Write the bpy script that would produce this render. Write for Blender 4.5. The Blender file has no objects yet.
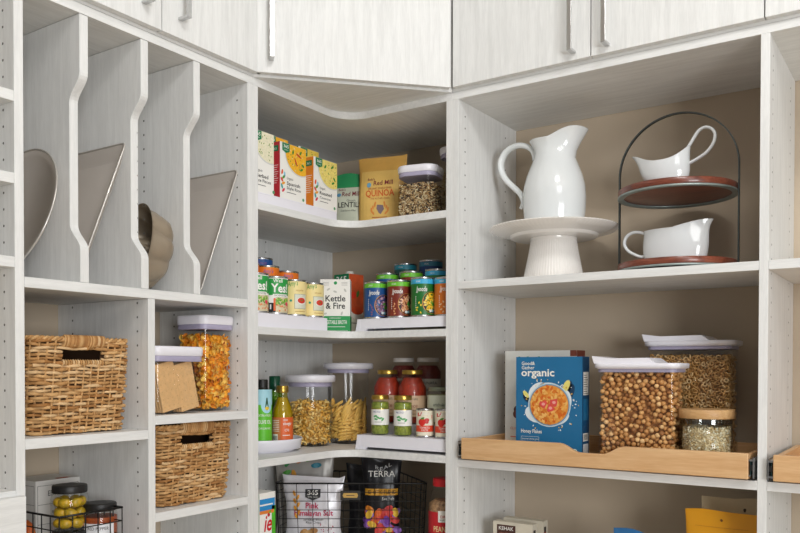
import bpy, math, random
from math import sin, cos, pi, radians as R, sqrt, atan2
from mathutils import Vector, Matrix
random.seed(7)
scene = bpy.context.scene
col = scene.collection

# ---------------------------------------------------------------- camera
cd = bpy.data.cameras.new('camera'); cam = bpy.data.objects.new('camera', cd); col.objects.link(cam)
cd.sensor_width = 36; cd.lens = 807.34/800*36; cd.shift_y = 115.5/800; cd.clip_start = .05
X3 = Vector((0.83054736, 0.55694596, 0.00150752)); U3 = Vector((-0.00977592, 0.01187194, 0.99988174)); F3 = Vector((-0.5568622, 0.83046388, -0.01530487))
m = Matrix((X3, U3, -F3)).transposed().to_4x4(); m.translation = (0, 0, 1.4)
cam.matrix_world = m
scene.camera = cam

# ---------------------------------------------------------------- light
w = bpy.data.worlds.new('world'); scene.world = w; w.use_nodes = True
bg = w.node_tree.nodes['Background']; bg.inputs[0].default_value = (.93, .96, 1, 1); bg.inputs[1].default_value = .17
def area(name, loc, target, sx, sy, power, colr=(1, 1, 1)):
    l = bpy.data.lights.new(name, 'AREA'); l.shape = 'RECTANGLE'; l.size = sx; l.size_y = sy; l.energy = power; l.color = colr
    o = bpy.data.objects.new(name, l); col.objects.link(o); o.location = loc
    o.rotation_euler = (Vector(target)-Vector(loc)).to_track_quat('-Z', 'Y').to_euler()
area('ceiling_lamp_light', (.0, .70, 3.0), (-.7, 1.35, 1.0), .5, .5, 13, (.99, .99, .98))
area('room_ceiling_light', (1.0, -.2, 3.0), (-.6, 1.2, .8), 1.0, 1.0, 11, (.98, .99, 1))
area('side_fill_light', (2.5, -1.0, 1.55), (-1, 1.7, 1.3), 1.3, 1.2, 62, (.965, .985, 1))  # unseen soft fill from the right, added to brighten the cabinet fronts
vs = scene.view_settings
vs.view_transform = 'Standard'; vs.look = 'None'; vs.gamma = 1; vs.use_curve_mapping = False; vs.exposure = 0.38

# ---------------------------------------------------------------- materials
def lin(c):
    return tuple((x/12.92 if x <= .04045 else ((x+.055)/1.055)**2.4) for x in c)
def rgb(h):
    return tuple(int(h[i:i+2], 16)/255 for i in (0, 2, 4))
MATS = {}
def M(h, rough=.5, metal=0, var=.05, scale=25, bump=0, stretch=(1, 1, 1), coat=0, spec=.5, name=None, bscale=None, col2=None, sss=0):
    """Procedural surface: noise driven tint between two close colours, optional bump."""
    key = (h, rough, metal, var, scale, bump, stretch, coat, col2)
    if key in MATS: return MATS[key]
    mt = bpy.data.materials.new(name or 'surface_'+h); mt.use_nodes = True; nt = mt.node_tree; N = nt.nodes; L = nt.links
    b = N['Principled BSDF']; c = lin(rgb(h))
    b.inputs['Roughness'].default_value = rough; b.inputs['Metallic'].default_value = metal
    b.inputs['Coat Weight'].default_value = coat; b.inputs['Coat Roughness'].default_value = .08
    b.inputs['Specular IOR Level'].default_value = spec
    if sss: b.inputs['Subsurface Weight'].default_value = sss; b.inputs['Subsurface Radius'].default_value = (.01, .01, .01)
    tc = N.new('ShaderNodeTexCoord'); mp = N.new('ShaderNodeMapping'); mp.inputs['Scale'].default_value = stretch
    no = N.new('ShaderNodeTexNoise'); no.inputs['Scale'].default_value = scale; no.inputs['Detail'].default_value = 4
    L.new(tc.outputs['Object'], mp.inputs[0]); L.new(mp.outputs[0], no.inputs['Vector'])
    rp = N.new('ShaderNodeValToRGB'); rp.color_ramp.elements[0].position = .3; rp.color_ramp.elements[1].position = .7
    rp.color_ramp.elements[0].color = tuple(x*(1-var) for x in c)+(1,)
    c2 = lin(rgb(col2)) if col2 else tuple(min(1, x*(1+var)) for x in c)
    rp.color_ramp.elements[1].color = tuple(c2)+(1,)
    L.new(no.outputs[0], rp.inputs[0]); L.new(rp.outputs[0], b.inputs['Base Color'])
    if bump:
        bp = N.new('ShaderNodeBump'); bp.inputs['Strength'].default_value = bump; bp.inputs['Distance'].default_value = .002
        L.new(no.outputs[0], bp.inputs['Height']); L.new(bp.outputs[0], b.inputs['Normal'])
    MATS[key] = mt
    return mt
def clear(tint=(1, 1, 1), name='clear_plastic', base=.015, rim=.40):
    mt = bpy.data.materials.new(name); mt.use_nodes = True; nt = mt.node_tree; N = nt.nodes; L = nt.links
    N.remove(N['Principled BSDF']); out = N['Material Output']
    t = N.new('ShaderNodeBsdfTransparent'); t.inputs[0].default_value = tint+(1,)
    g = N.new('ShaderNodeBsdfGlossy'); g.inputs['Roughness'].default_value = .06
    lw = N.new('ShaderNodeLayerWeight'); lw.inputs[0].default_value = .5
    pw = N.new('ShaderNodeMath'); pw.operation = 'POWER'; pw.inputs[1].default_value = 4; L.new(lw.outputs['Facing'], pw.inputs[0])
    mr = N.new('ShaderNodeMapRange'); mr.inputs['To Min'].default_value = base; mr.inputs['To Max'].default_value = rim
    mx = N.new('ShaderNodeMixShader')
    L.new(pw.outputs[0], mr.inputs[0]); L.new(mr.outputs[0], mx.inputs[0]); L.new(t.outputs[0], mx.inputs[1]); L.new(g.outputs[0], mx.inputs[2])
    L.new(mx.outputs[0], out.inputs[0])
    return mt
def wood(hd, hl, axis, name, rough=.45, rings=14, coat=0):
    mt = bpy.data.materials.new(name); mt.use_nodes = True; nt = mt.node_tree; N = nt.nodes; L = nt.links
    b = N['Principled BSDF']; b.inputs['Roughness'].default_value = rough; b.inputs['Coat Weight'].default_value = coat
    tc = N.new('ShaderNodeTexCoord'); mp = N.new('ShaderNodeMapping')
    s = [rings]*3; s[axis] = rings*.08; mp.inputs['Scale'].default_value = s
    no = N.new('ShaderNodeTexNoise'); no.inputs['Scale'].default_value = 3; no.inputs['Detail'].default_value = 8; no.inputs['Distortion'].default_value = .6
    n2 = N.new('ShaderNodeTexNoise'); n2.inputs['Scale'].default_value = 20; n2.inputs['Detail'].default_value = 3
    L.new(tc.outputs['Object'], mp.inputs[0]); L.new(mp.outputs[0], no.inputs['Vector']); L.new(mp.outputs[0], n2.inputs['Vector'])
    ad = N.new('ShaderNodeMix'); ad.inputs[0].default_value = .35
    L.new(no.outputs[0], ad.inputs[2]); L.new(n2.outputs[0], ad.inputs[3])
    rp = N.new('ShaderNodeValToRGB'); rp.color_ramp.elements[0].position = .35; rp.color_ramp.elements[1].position = .62
    rp.color_ramp.elements[0].color = lin(rgb(hd))+(1,); rp.color_ramp.elements[1].color = lin(rgb(hl))+(1,)
    L.new(ad.outputs[0], rp.inputs[0]); L.new(rp.outputs[0], b.inputs['Base Color'])
    bp = N.new('ShaderNodeBump'); bp.inputs['Strength'].default_value = .12; bp.inputs['Distance'].default_value = .001
    L.new(ad.outputs[0], bp.inputs['Height']); L.new(bp.outputs[0], b.inputs['Normal'])
    return mt
MEL = [wood('dddddb', 'ebebe9', a, 'white_woodgrain_melamine', .5, 26) for a in range(3)]
MELX, MELY, MELZ = MEL
HOLE = M('5a5753', .7, name='pin_hole_shade')  # dark colour stands in for the shade inside each pin hole
MAPLE = wood('cf9f6d', 'e2ba8a', 0, 'maple_board', .42, 16)
MAPLEY = wood('cf9f6d', 'e2ba8a', 1, 'maple_board_side', .42, 16)
CLEAR = clear(); GLASS = clear((.99, 1, .99), 'jar_glass', .025, .55)
WHITEP = M('f1eff6', .32, var=.01, name='white_plastic'); SEAL = M('aba5bd', .35, var=.02, name='lavender_seal')
PRW = M('f4f2ec', .5, var=.01, name='printed_white'); BLK = M('161616', .45, name='black_ink'); DK = M('2b2b2d', .45, name='dark_grey_ink')
GREEN = M('0e7a45', .45); RED = M('c0202b', .45); YEL = M('f2c23a', .5); ORG = M('e5761f', .5); WIRE = M('141414', .4, .3, name='black_wire')
STEEL = M('b9b8b6', .3, 1, var=.03, name='steel'); TIN = M('cfcfd0', .25, 1, var=.03, name='tinplate')
GOLD = M('c9a650', .3, .9, var=.05, name='gold_lid'); CER = M('e6e9e9', .12, var=.006, coat=.6, name='white_glazed_ceramic')

# ---------------------------------------------------------------- mesh builder
class MB:
    def __init__(s): s.v = []; s.f = []; s.mi = []; s.m = []; s.sm = []
    def slot(s, mat):
        if mat not in s.m: s.m.append(mat)
        return s.m.index(mat)
    def add(s, vs, fs, mat, smooth=False):
        o = len(s.v); k = s.slot(mat); s.v.extend(tuple(v) for v in vs)
        for f in fs: s.f.append(tuple(o+i for i in f)); s.mi.append(k); s.sm.append(smooth)
        return s
    def box(s, lo, hi, mat, rot=0, c=None):
        x0, y0, z0 = lo; x1, y1, z1 = hi
        vs = [(x, y, z) for z in (z0, z1) for x, y in ((x0, y0), (x1, y0), (x1, y1), (x0, y1))]
        if rot:
            c = c or ((x0+x1)/2, (y0+y1)/2)
            vs = [(c[0]+(x-c[0])*cos(rot)-(y-c[1])*sin(rot), c[1]+(x-c[0])*sin(rot)+(y-c[1])*cos(rot), z) for x, y, z in vs]
        return s.add(vs, [(3, 2, 1, 0), (4, 5, 6, 7), (0, 1, 5, 4), (1, 2, 6, 5), (2, 3, 7, 6), (3, 0, 4, 7)], mat)
    def loft(s, rings, mat, cap0=True, cap1=True, smooth=True, closed=False):
        n = len(rings[0]); vs = [p for r in rings for p in r]; fs = []; k = len(rings)
        for i in range(k if closed else k-1):
            for j in range(n):
                a = i*n+j; b = i*n+(j+1) % n; i2 = (i+1) % k; fs.append((a, b, i2*n+(j+1) % n, i2*n+j))
        s.add(vs, fs, mat, smooth)
        if not closed:
            if cap0: s.add(rings[0], [tuple(range(n))[::-1]], mat)
            if cap1: s.add(rings[-1], [tuple(range(n))], mat)
        return s
    def lathe(s, prof, mat, seg=40, c=(0, 0), cap0=True, cap1=True, rf=None):
        rings = []
        for r, z in prof:
            rings.append([(c[0]+r*(rf(a, z) if rf else 1)*cos(a), c[1]+r*(rf(a, z) if rf else 1)*sin(a), z) for a in [2*pi*j/seg for j in range(seg)]])
        return s.loft(rings, mat, cap0, cap1)
    def tube(s, pts, r, mat, seg=8, closed=False, flat=None):
        pts = [Vector(p) for p in pts]; n = len(pts); rings = []
        up = None
        for i, p in enumerate(pts):
            if closed: t = pts[(i+1) % n]-pts[i-1]
            else: t = pts[min(i+1, n-1)]-pts[max(i-1, 0)]
            if t.length < 1e-9: t = Vector((0, 0, 1))
            t.normalize()
            if up is None:
                up = Vector((0, 0, 1)) if abs(t.z) < .9 else Vector((1, 0, 0))
            a = up - t*up.dot(t)
            if a.length < 1e-6: a = t.orthogonal()
            a.normalize(); up = a; b = t.cross(a)
            rr = r[i] if isinstance(r, (list, tuple)) else r
            ra, rb = (rr, rr) if not flat else (rr*flat[0], rr*flat[1])
            rings.append([p+a*ra*cos(2*pi*j/seg)+b*rb*sin(2*pi*j/seg) for j in range(seg)])
        return s.loft(rings, mat, True, True, True, closed)
    def prism(s, poly, axis, a0, a1, mat):
        """poly of 2-D points extruded along axis ('x': (y,z), 'y': (x,z), 'z': (x,y))"""
        def P(p, t): return {'x': (t, p[0], p[1]), 'y': (p[0], t, p[1]), 'z': (p[0], p[1], t)}[axis]
        n = len(poly); vs = [P(p, a0) for p in poly]+[P(p, a1) for p in poly]
        ar = sum(poly[i][0]*poly[(i+1) % n][1]-poly[(i+1) % n][0]*poly[i][1] for i in range(n))
        fw = tuple(range(n)); fl = (ar > 0) != (axis == 'y')
        fs = [fw[::-1] if fl else fw, tuple(n+i for i in (fw if fl else fw[::-1]))]
        for i in range(n):
            j = (i+1) % n; q = (i, j, n+j, n+i); fs.append(q if fl else q[::-1])
        return s.add(vs, fs, mat)
    # flat print on a mapped surface: f(x, y, h) -> point
    def rect(s, f, x0, y0, x1, y1, mat, h=.0004, n=1):
        vs = [f(x0+(x1-x0)*i/n, y, h) for y in (y0, y1) for i in range(n+1)]
        return s.add(vs, [(i, i+1, n+2+i, n+1+i) for i in range(n)], mat)
    def disc(s, f, cx, cy, rx, ry, mat, h=.0004, seg=20, a0=0, a1=2*pi, rot=0):
        vs = [f(cx, cy, h)]; full = abs(a1-a0-2*pi) < 1e-6
        for k in (1, 2):
            for j in range(seg+1):
                a = a0+(a1-a0)*j/seg; x = rx*cos(a)*k/2; y = ry*sin(a)*k/2
                vs.append(f(cx+x*cos(rot)-y*sin(rot), cy+x*sin(rot)+y*cos(rot), h))
        fs = [(0, 1+j, 2+j) for j in range(seg)]+[(1+j, seg+2+j, seg+3+j, 2+j) for j in range(seg)]
        return s.add(vs, fs, mat)
    def poly(s, f, pts, mat, h=.0004):
        return s.add([f(x, y, h) for x, y in pts], [tuple(range(len(pts)))], mat)
    def text(s, f, txt, x, y, height, mat, h=.0006, width=None, bold=0, align='C', rot=0, shear=0):
        vs, fs = text_geo(txt, bold, shear)
        if not vs: return s
        x0 = min(v[0] for v in vs); x1 = max(v[0] for v in vs); y0 = min(v[1] for v in vs); y1 = max(v[1] for v in vs)
        k = height/.73; kx = (width/(x1-x0)) if width else k
        ox = {'C': (x0+x1)/2, 'L': x0, 'R': x1}[align]
        out = []
        for a, b in vs:
            u = (a-ox)*kx; v_ = b*k; out.append(f(x+u*cos(rot)-v_*sin(rot), y+u*sin(rot)+v_*cos(rot), h))
        return s.add(out, fs, mat)
    def inst(s, tv, tf, mat, M4, smooth=True):
        return s.add([M4 @ v for v in tv], tf, mat, smooth)
    def shift(s, d):
        s.v = [(a+d[0], b+d[1], c+d[2]) for a, b, c in s.v]; return s
    def mesh(s, name):
        me = bpy.data.meshes.new(name); me.from_pydata(s.v, [], s.f)
        for mt in s.m: me.materials.append(mt)
        me.polygons.foreach_set('material_index', s.mi); me.polygons.foreach_set('use_smooth', s.sm); me.update()
        return me
_tc = {}
def text_geo(txt, bold=0, shear=0):
    k = (txt, bold, shear)
    if k in _tc: return _tc[k]
    cu = bpy.data.curves.new('t', 'FONT'); cu.body = txt; cu.size = 1; cu.offset = bold*.45; cu.shear = shear; cu.resolution_u = 2; cu.fill_mode = 'FRONT'
    ob = bpy.data.objects.new('t', cu); me = bpy.data.meshes.new_from_object(ob)
    r = ([(v.co.x, v.co.y) for v in me.vertices], [tuple(p.vertices) for p in me.polygons])
    bpy.data.objects.remove(ob); bpy.data.curves.remove(cu); bpy.data.meshes.remove(me)
    _tc[k] = r
    return r
def flat(o, u, v):
    o, u, v = Vector(o), Vector(u), Vector(v); n = u.cross(v)
    return lambda x, y, h: o+u*x+v*y+n*h
def cyl(R_, a0=0, z=0, c=(0, 0)):
    return lambda x, y, h: Vector((c[0]+(R_+h)*cos(a0+x/R_), c[1]+(R_+h)*sin(a0+x/R_), z+y))
def rrect(w, d, r, z, n=5, c=(0, 0), rot=0):
    pts = []
    for sx, sy, a in ((1, 1, 0), (-1, 1, pi/2), (-1, -1, pi), (1, -1, 1.5*pi)):
        for i in range(n+1):
            t = a+pi/2*i/n; pts.append((sx*(w/2-r)+r*cos(t), sy*(d/2-r)+r*sin(t)))
    return [(c[0]+x*cos(rot)-y*sin(rot), c[1]+x*sin(rot)+y*cos(rot), z) for x, y in pts]

# ---------------------------------------------------------------- objects
def obj(name, mb, parent=None, loc=None, bevel=0, label=None):
    o = bpy.data.objects.new(name, mb.mesh(name)); col.objects.link(o)
    if parent: o.parent = parent
    if loc: o.location = loc
    if bevel:
        b = o.modifiers.new('bevel', 'BEVEL'); b.width = bevel; b.segments = 2; b.limit_method = 'ANGLE'; b.angle_limit = R(50)
    if label: o['label'] = label
    return o
def tag(o, label, cat, group=None, kind=None):
    o['label'] = label; o['category'] = cat
    if group: o['group'] = group
    if kind: o['kind'] = kind
    return o
def thing(name, label, cat, loc=(0, 0, 0), rot=0, group=None):
    o = bpy.data.objects.new(name, None); o.empty_display_size = .05; col.objects.link(o); o.location = loc; o.rotation_euler = (0, 0, rot)
    return tag(o, label, cat, group)
def struct(name, mb):
    o = obj(name, mb); o['kind'] = 'structure'; return o
def dup(root, loc, rot=0, label=None, group=None, gone=()):
    r = root.copy(); col.objects.link(r); r.location = loc; r.rotation_euler = (0, 0, rot)
    if label: r['label'] = label
    if group: r['group'] = group
    for ch in list(root.children):
        c = ch.copy(); col.objects.link(c); c.parent = r
        for g in list(ch.children):
            d = g.copy(); col.objects.link(d); d.parent = c
    return r
# ================================================================ setting
XL, YR, XB, YB = -1.479, 1.911, -1.82, 2.27      # front planes and wall planes
T, S = .0190, .0205                               # panel and shelf thickness
Y0, YM, Y1 = .897, 1.191, 1.5044
XC, XD = -1.0924, -.3343
ZR, ZT = 2.133, 2.153
WALL = M('c3b29c', .85, var=.03, scale=3, name='taupe_wall_paint')
struct('wall_left', MB().box((XB-.1, -1.2, 0), (XB, YB+.1, 2.9), WALL))
struct('wall_right', MB().box((XB, YB, 0), (2.2, YB+.1, 2.9), WALL))
struct('floor', MB().box((XB-.1, -3, -.05), (4, YB+.1, 0), wood('c2ae92', 'd8c8b0', 1, 'oak_floor', .4, 5)))
struct('ceiling', MB().box((XB-.1, -1.2, 3.05), (2.2, YB+.1, 3.1), M('f2f0ec', .9, name='ceiling_paint')))

def holes(mb, f, us, z0, z1):
    """rows of flat dark discs painted as the shade in 5 mm shelf pin holes, 32 mm apart; f(u, z, h)"""
    for u in us:
        z = z0
        while z < z1:
            mb.disc(f, u, z, .0026, .0026, HOLE, h=.0003, seg=8); z += .032
def side_y(cab, y, z0, z1, x0, x1, name='side_panel', hole=True, bev=.0008):
    """upright panel whose faces look along y"""
    mb = MB().box((x0, y, z0), (x1, y+T, z1), MELZ)
    if hole:
        f = lambda u, z, h: Vector((u, y-h, z)); holes(mb, f, (x1-.037, x0+.06), .75, ZR-.02)
        f = lambda u, z, h: Vector((u, y+T+h, z)); holes(mb, f, (x1-.037, x0+.06), .75, ZR-.02)
    return obj(name, mb.shift(-cab.location), cab, bevel=bev)
def side_x(cab, x, z0, z1, y0, y1, name='side_panel', hole=True):
    mb = MB().box((x, y0, z0), (x+T, y1, z1), MELZ)
    if hole:
        f = lambda u, z, h: Vector((x+T+h, u, z)); holes(mb, f, (y0+.037, y1-.075), .75, ZR-.02)
        f = lambda u, z, h: Vector((x-h, u, z)); holes(mb, f, (y0+.037, y1-.075), .75, ZR-.02)
    return obj(name, mb.shift(-cab.location), cab, bevel=.0008)
def board(cab, name, lo, hi, mat):
    return obj(name, MB().box(lo, hi, mat).shift(-cab.location), cab, bevel=.0008)

# ---- left run
BK = XB+.001
cl = thing('shelf_cabinet', 'white woodgrain shelf cabinet on the left wall with three upright pan dividers', 'cabinet', (-1.65, .9, 0))
YA = .20
side_y(cl, YA, 0, ZR, BK, XL); side_y(cl, Y0-T, 0, ZR, BK, XL); side_y(cl, Y1, 0, ZR, BK, XL)
board(cl, 'top_panel', (BK, YA, ZR), (XL, Y1+T, ZT), MELY)
e = .0004
for z in (1.9127, 1.7556, 1.5953, 1.1455): board(cl, 'shelf', (BK, YA+T+e, z), (XL, Y0-T-e, z+S), MELY)
board(cl, 'drawer_front', (XL+.0005, YA, .75), (XL+.0195, Y0-.0105, 1.1555), MELY)
board(cl, 'shelf', (BK, Y0+e, 1.559), (XL, Y1-e, 1.559+S), MELY)
side_y(cl, YM, .1, 1.5585, BK, XL, 'partition')
board(cl, 'shelf', (BK, Y0+e, 1.243), (XL, YM-e, 1.243+S), MELY)
board(cl, 'shelf', (BK, Y0+e, .925), (XL, YM-e, .925+S), MELY)
board(cl, 'shelf', (BK, YM+T+e, 1.2737), (XL, Y1-e, 1.2737+S), MELY)
board(cl, 'shelf', (BK, YM+T+e, 1.0523), (XL, Y1-e, 1.0523+S), MELY)
board(cl, 'shelf', (BK, YM+T+e, .80), (XL, Y1-e, .80+S), MELY)
def divider(y, zu, zl):
    """pan divider: front edge steps back in a soft S at the top and the bottom"""
    xf, xr = XL-.0005, XL-.036; z0, z1 = 1.58, ZR-.001
    def sc(za, zb, a, b, n=9): return [(a+(b-a)*(.5-.5*cos(pi*i/n)), za+(zb-za)*i/n) for i in range(n+1)]
    prof = [(BK, z0), (xf, z0)]+sc(zl-.028, zl+.028, xf, xr)+sc(zu-.028, zu+.028, xr, xf)+[(xf, z1), (BK, z1)]
    mb = MB().prism(prof, 'y', y, y+T+.001, MELZ)
    return obj('pan_divider', mb.shift(-cl.location), cl, bevel=.0008)
for y in (1.0205, 1.1735, 1.3255): divider(y, 1.985, 1.675)

# ---- corner unit
cc = thing('corner_shelf_cabinet', 'white corner shelf cabinet with curved L-shaped shelves of packaged food', 'cabinet', (-1.6, 2.05, 0))
YC0, XC1 = Y1+T, XC-T
side_y(cc, YC0, 0, ZR, BK, XL); side_x(cc, XC1-T, 0, ZR, YR, YB-.001)
def lshelf(z, name, r=.085, th=S, x0=BK, mat=MELY):
    bk = BK+.0065 if z < ZR-.01 else BK
    ya, xb = YC0+T+e, XC1-T-e
    if z > ZR-.01: ya, xb = YC0, XC1
    pts = [(bk, ya), (XL, ya)]
    cx, cy = XL+r, YR-r            # fillet centre in the open corner
    for i in range(13):
        a = pi-(pi/2)*i/12; pts.append((cx+r*cos(a), cy+r*sin(a)))
    pts += [(xb, YR), (xb, YB-.001), (bk, YB-.001)]
    return obj(name, MB().prism(pts, 'z', z, z+th, MELY).shift(-cc.location), cc, bevel=.0008)
lshelf(ZR, 'top_panel')
for z in (1.8167, 1.492, 1.1425, .80): lshelf(z, 'shelf')

mb = MB().box((BK, YC0+T+e, .75), (BK+.006, YB-.001, ZR-.001), MELZ); f = lambda u, z, h: Vector((BK+.006+h, u, z)); holes(mb, f, (1.60, 1.925), .85, ZR-.02)
obj('back_panel', mb.shift(-cc.location), cc)

# ---- right run
cr = thing('shelf_cabinet', 'white woodgrain shelf cabinet on the right wall holding serving ware and a maple tray', 'cabinet', (-.3, 2.1, 0))
XE = .45
side_x(cr, XC-T, 0, ZR, YR, YB-.001); side_x(cr, XD, 0, ZR, YR, YB-.001); side_x(cr, XE, 0, ZR, YR, YB-.001)
board(cr, 'top_panel', (XC-T, YR, ZR), (XE+T, YB-.001, ZT), MELX)
for a, b in ((XC+e, XD-e), (XD+T+e, XE-e)):
    for z in (1.6195, 1.1355, .76): board(cr, 'shelf', (a, YR, z), (b, YB-.001, z+S), MELX)

# ---- upper cabinets with slab doors and bar handles
ZU = 2.1535; ZD = 2.160; ZE = 2.85
CHR = M('c9c9c9', .22, 1, var=.02, name='brushed_nickel')
def door(cab, f, x0, x1, hx, hz=2.19, hh=.16):
    """slab door on a face frame f(x along the front, z, out)"""
    mb = MB(); q = [f(x, z, o) for o in (.001, .0195) for x, z in ((x0, ZD), (x1, ZD), (x1, ZE), (x0, ZE))]
    mb.add(q, [(3, 2, 1, 0), (4, 5, 6, 7), (0, 1, 5, 4), (1, 2, 6, 5), (2, 3, 7, 6), (3, 0, 4, 7)], MELZ)
    d = obj('door', mb.shift(-cab.location), cab, bevel=.001)
    h = MB(); w2 = .006
    def blk(a0, a1, z0, z1, o0, o1):
        q = [f(x, z, o) for o in (o0, o1) for x, z in ((a0, z0), (a1, z0), (a1, z1), (a0, z1))]
        h.add(q, [(3, 2, 1, 0), (4, 5, 6, 7), (0, 1, 5, 4), (1, 2, 6, 5), (2, 3, 7, 6), (3, 0, 4, 7)], CHR)
    blk(hx-w2, hx+w2, hz, hz+hh, .0475, .0525); blk(hx-w2, hx+w2, hz, hz+.006, .0196, .0475); blk(hx-w2, hx+w2, hz+hh-.006, hz+hh, .0196, .0475)
    obj('handle', h.shift(-cab.location), d, bevel=.0006, label='brushed nickel bar handle')
    return d
def upper(name, label, lo, hi, loc):
    c = thing(name, label, 'cabinet', loc); return c
g = .0015
cu = thing('upper_cabinet', 'white upper cabinet with slab doors above the pan dividers, left wall', 'cabinet', (-1.65, .9, ZU))
obj('carcass', MB().box((BK, YA, ZU), (XL, Y1+T-.0005, ZE), MELY).shift(-cu.location), cu)
fl_ = lambda x, z, o: (XL+o, x, z)
door(cu, fl_, .897-.301, .897-g+.006, .85, 2.20); door(cu, fl_, .897+g+.006, 1.216-g, 1.166, 2.20); door(cu, fl_, 1.216+g, 1.535, 1.268, 2.20)
cu = thing('upper_corner_cabinet', 'white diagonal upper corner cabinet with a single slab door', 'cabinet', (-1.6, 2.05, ZU))
pa, pb = Vector((XL, YC0+.0005)), Vector((XC1-.0005, YR))
pts = [(BK, pa.y), (pa.x, pa.y), (pb.x, pb.y), (pb.x, YB-.001), (BK, YB-.001)]
obj('carcass', MB().prism(pts, 'z', ZU, ZE, MELX).shift(-cu.location), cu)
dr = (pb-pa).normalized(); nr = Vector((dr.y, -dr.x)); LD = (pb-pa).length
fc = lambda x, z, o: (pa.x+dr.x*x+nr.x*o, pa.y+dr.y*x+nr.y*o, z)
door(cu, fc, .010, LD-.010, .046, 2.19)
cu = thing('upper_cabinet', 'white upper cabinet with three slab doors above the pitcher shelf, right wall', 'cabinet', (-.3, 2.1, ZU))
obj('carcass', MB().box((XC1+.0005, YR, ZU), (XE+T, YB-.001, ZE), MELX).shift(-cu.location), cu)
fr_ = lambda x, z, o: (x, YR-o, z)
door(cu, fr_, XC1+.012, -.7155, -.757, 2.175); door(cu, fr_, -.7125, XD+T/2-.001, -.672, 2.175); door(cu, fr_, XD+T/2+.002, .06, .02, 2.175)
door(cu, fr_, .063, XE+T-.003, .103, 2.175)

# ---- pull-out maple trays with their slides
def tray(x0, x1, label, dip):
    yf, zb, zt = 1.893, 1.160, 1.217; W = x1-x0
    t = thing('pullout_tray', label, 'tray', ((x0+x1)/2, yf, zb))
    prof = [(x0, zb), (x1, zb), (x1, zt)]
    if dip:
        a, b = dip
        prof += [(b+.028, zt)]+[(b+.028-(.056)*i/8, zt-.021*(.5-.5*cos(pi*i/8))) for i in range(9)]
        prof += [(a+.028-(.056)*i/8, zt-.021*(.5+.5*cos(pi*i/8))) for i in range(9)]
    prof += [(x0, zt)]
    L = -t.location
    obj('front_board', MB().prism(prof, 'y', yf, yf+.015, MAPLE).shift(L), t, bevel=.002)
    for x in (x0, x1-.012): obj('side_board', MB().box((x, yf+.0152, zb), (x+.012, 2.235, zt-.004), MAPLEY).shift(L), t, bevel=.001)
    obj('back_board', MB().box((x0+.0125, 2.222, zb), (x1-.0125, 2.235, zt-.004), MAPLE).shift(L), t, bevel=.001)
    obj('bottom_board', MB().box((x0+.0125, yf+.0155, zb), (x1-.0125, 2.2215, zb+.009), MAPLE).shift(L), t)
    for a, sgn in ((x0, -1), (x1, 1)):
        mb = MB(); q = (a+sgn*.0005, a+sgn*.0125); lo, hi = min(q), max(q)
        mb.box((lo, yf+.004, zb+.006), (hi-.008 if sgn > 0 else hi, 2.22, zb+.010), STEEL).box((lo, yf+.004, zb+.040), (hi, 2.22, zb+.044), STEEL)
        mb.box((a+sgn*.004-.001, yf+.006, zb+.010), (a+sgn*.004+.001, 2.22, zb+.040), M('2f4a49', .4, .5, name='dark_slide_steel'))
        mb.box((a+sgn*.010-.0012, yf+.003, zb+.002), (a+sgn*.010+.0012, 2.22, zb+.048), STEEL)
        mb.box((lo+.002, yf+.004, zb+.020), (hi-.002, yf+.012, zb+.032), BLK)
        obj('drawer_slide', mb.shift(L), t, label='steel ball-bearing slide')
    return t
tray(-1.0715, -.350, 'pale maple pull-out tray holding cereal, its front board notched with a dip', (-.765, -.655))
tray(-.300, .430, 'pale maple pull-out tray at the right edge, cut off by the frame', None)

# ================================================================ left run contents
PAN = M('d6cec6', .42, .25, var=.04, scale=8, name='champagne_bakeware'); PANL = M('cfcbc5', .3, .6, var=.03, name='bakeware_rim')
def sheet(loc, lean, w, h, label):
    """rimmed baking sheet standing on its long edge: local x = depth, z = height, opening looks to -y"""
    t = thing('baking_sheet', label, 'baking sheet', loc, 0, None); t.rotation_euler = (-lean, 0, 0)
    def rr(W, H, r, y):
        return [(-W/2+x, y, z+h/2) for x, z, _ in rrect(W, H, r, 0, 5)] if False else [(x-w/2, y, z+h/2) for x, z, _ in rrect(W, H, r, 0, 5)]
    mb = MB(); mb.loft([rr(w, h, .012, -.020), rr(w-.006, h-.006, .012, -.019), rr(w-.046, h-.046, .018, -.002), rr(w-.06, h-.06, .01, 0)], PAN, False, True)
    mb.loft([rr(w-.06, h-.06, .01, .0012), rr(w-.044, h-.044, .018, -.0008), rr(w-.003, h-.003, .013, -.0185), rr(w, h, .012, -.020)], PAN, True, False)
    obj('pan', mb, t)
    obj('rolled_rim', MB().tube(rr(w, h, .013, -.0195), .0022, PANL, 8, True), t, label='bright rolled rim')
    return t
sheet((-1.505, 1.048, 1.5815), R(21.5), .28, .336, 'champagne baking sheet leaning in the second divider slot from the left')
sheet((-1.490, 1.374, 1.5815), R(21.5), .28, .342, 'champagne baking sheet leaning in the rightmost divider slot')
t = thing('pizza_pan', 'round champagne pizza pan leaning in the leftmost divider slot', 'pan', (-1.634, .932, 1.5815)); t.rotation_euler = (-R(17), 0, 0)
pr = .148
mb = MB(); mb.lathe([(pr, .014), (pr-.017, .011), (pr-.022, .001), (.001, 0)], PAN, 64, cap0=False, cap1=True).lathe([(.001, -.0012), (pr-.021, -.0002), (pr-.016, .010), (pr, .0135)], PAN, 64, cap0=True, cap1=False)
rot = Matrix.Translation((0, 0, pr+.0025)) @ Matrix.Rotation(pi/2, 4, 'X')
mb.v = [tuple(rot @ Vector(v)) for v in mb.v]; obj('pan', mb, t)
mb = MB().tube([(pr*cos(2*pi*i/64), pr*sin(2*pi*i/64), .0138) for i in range(64)], .0022, PANL, 8, True)
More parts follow.
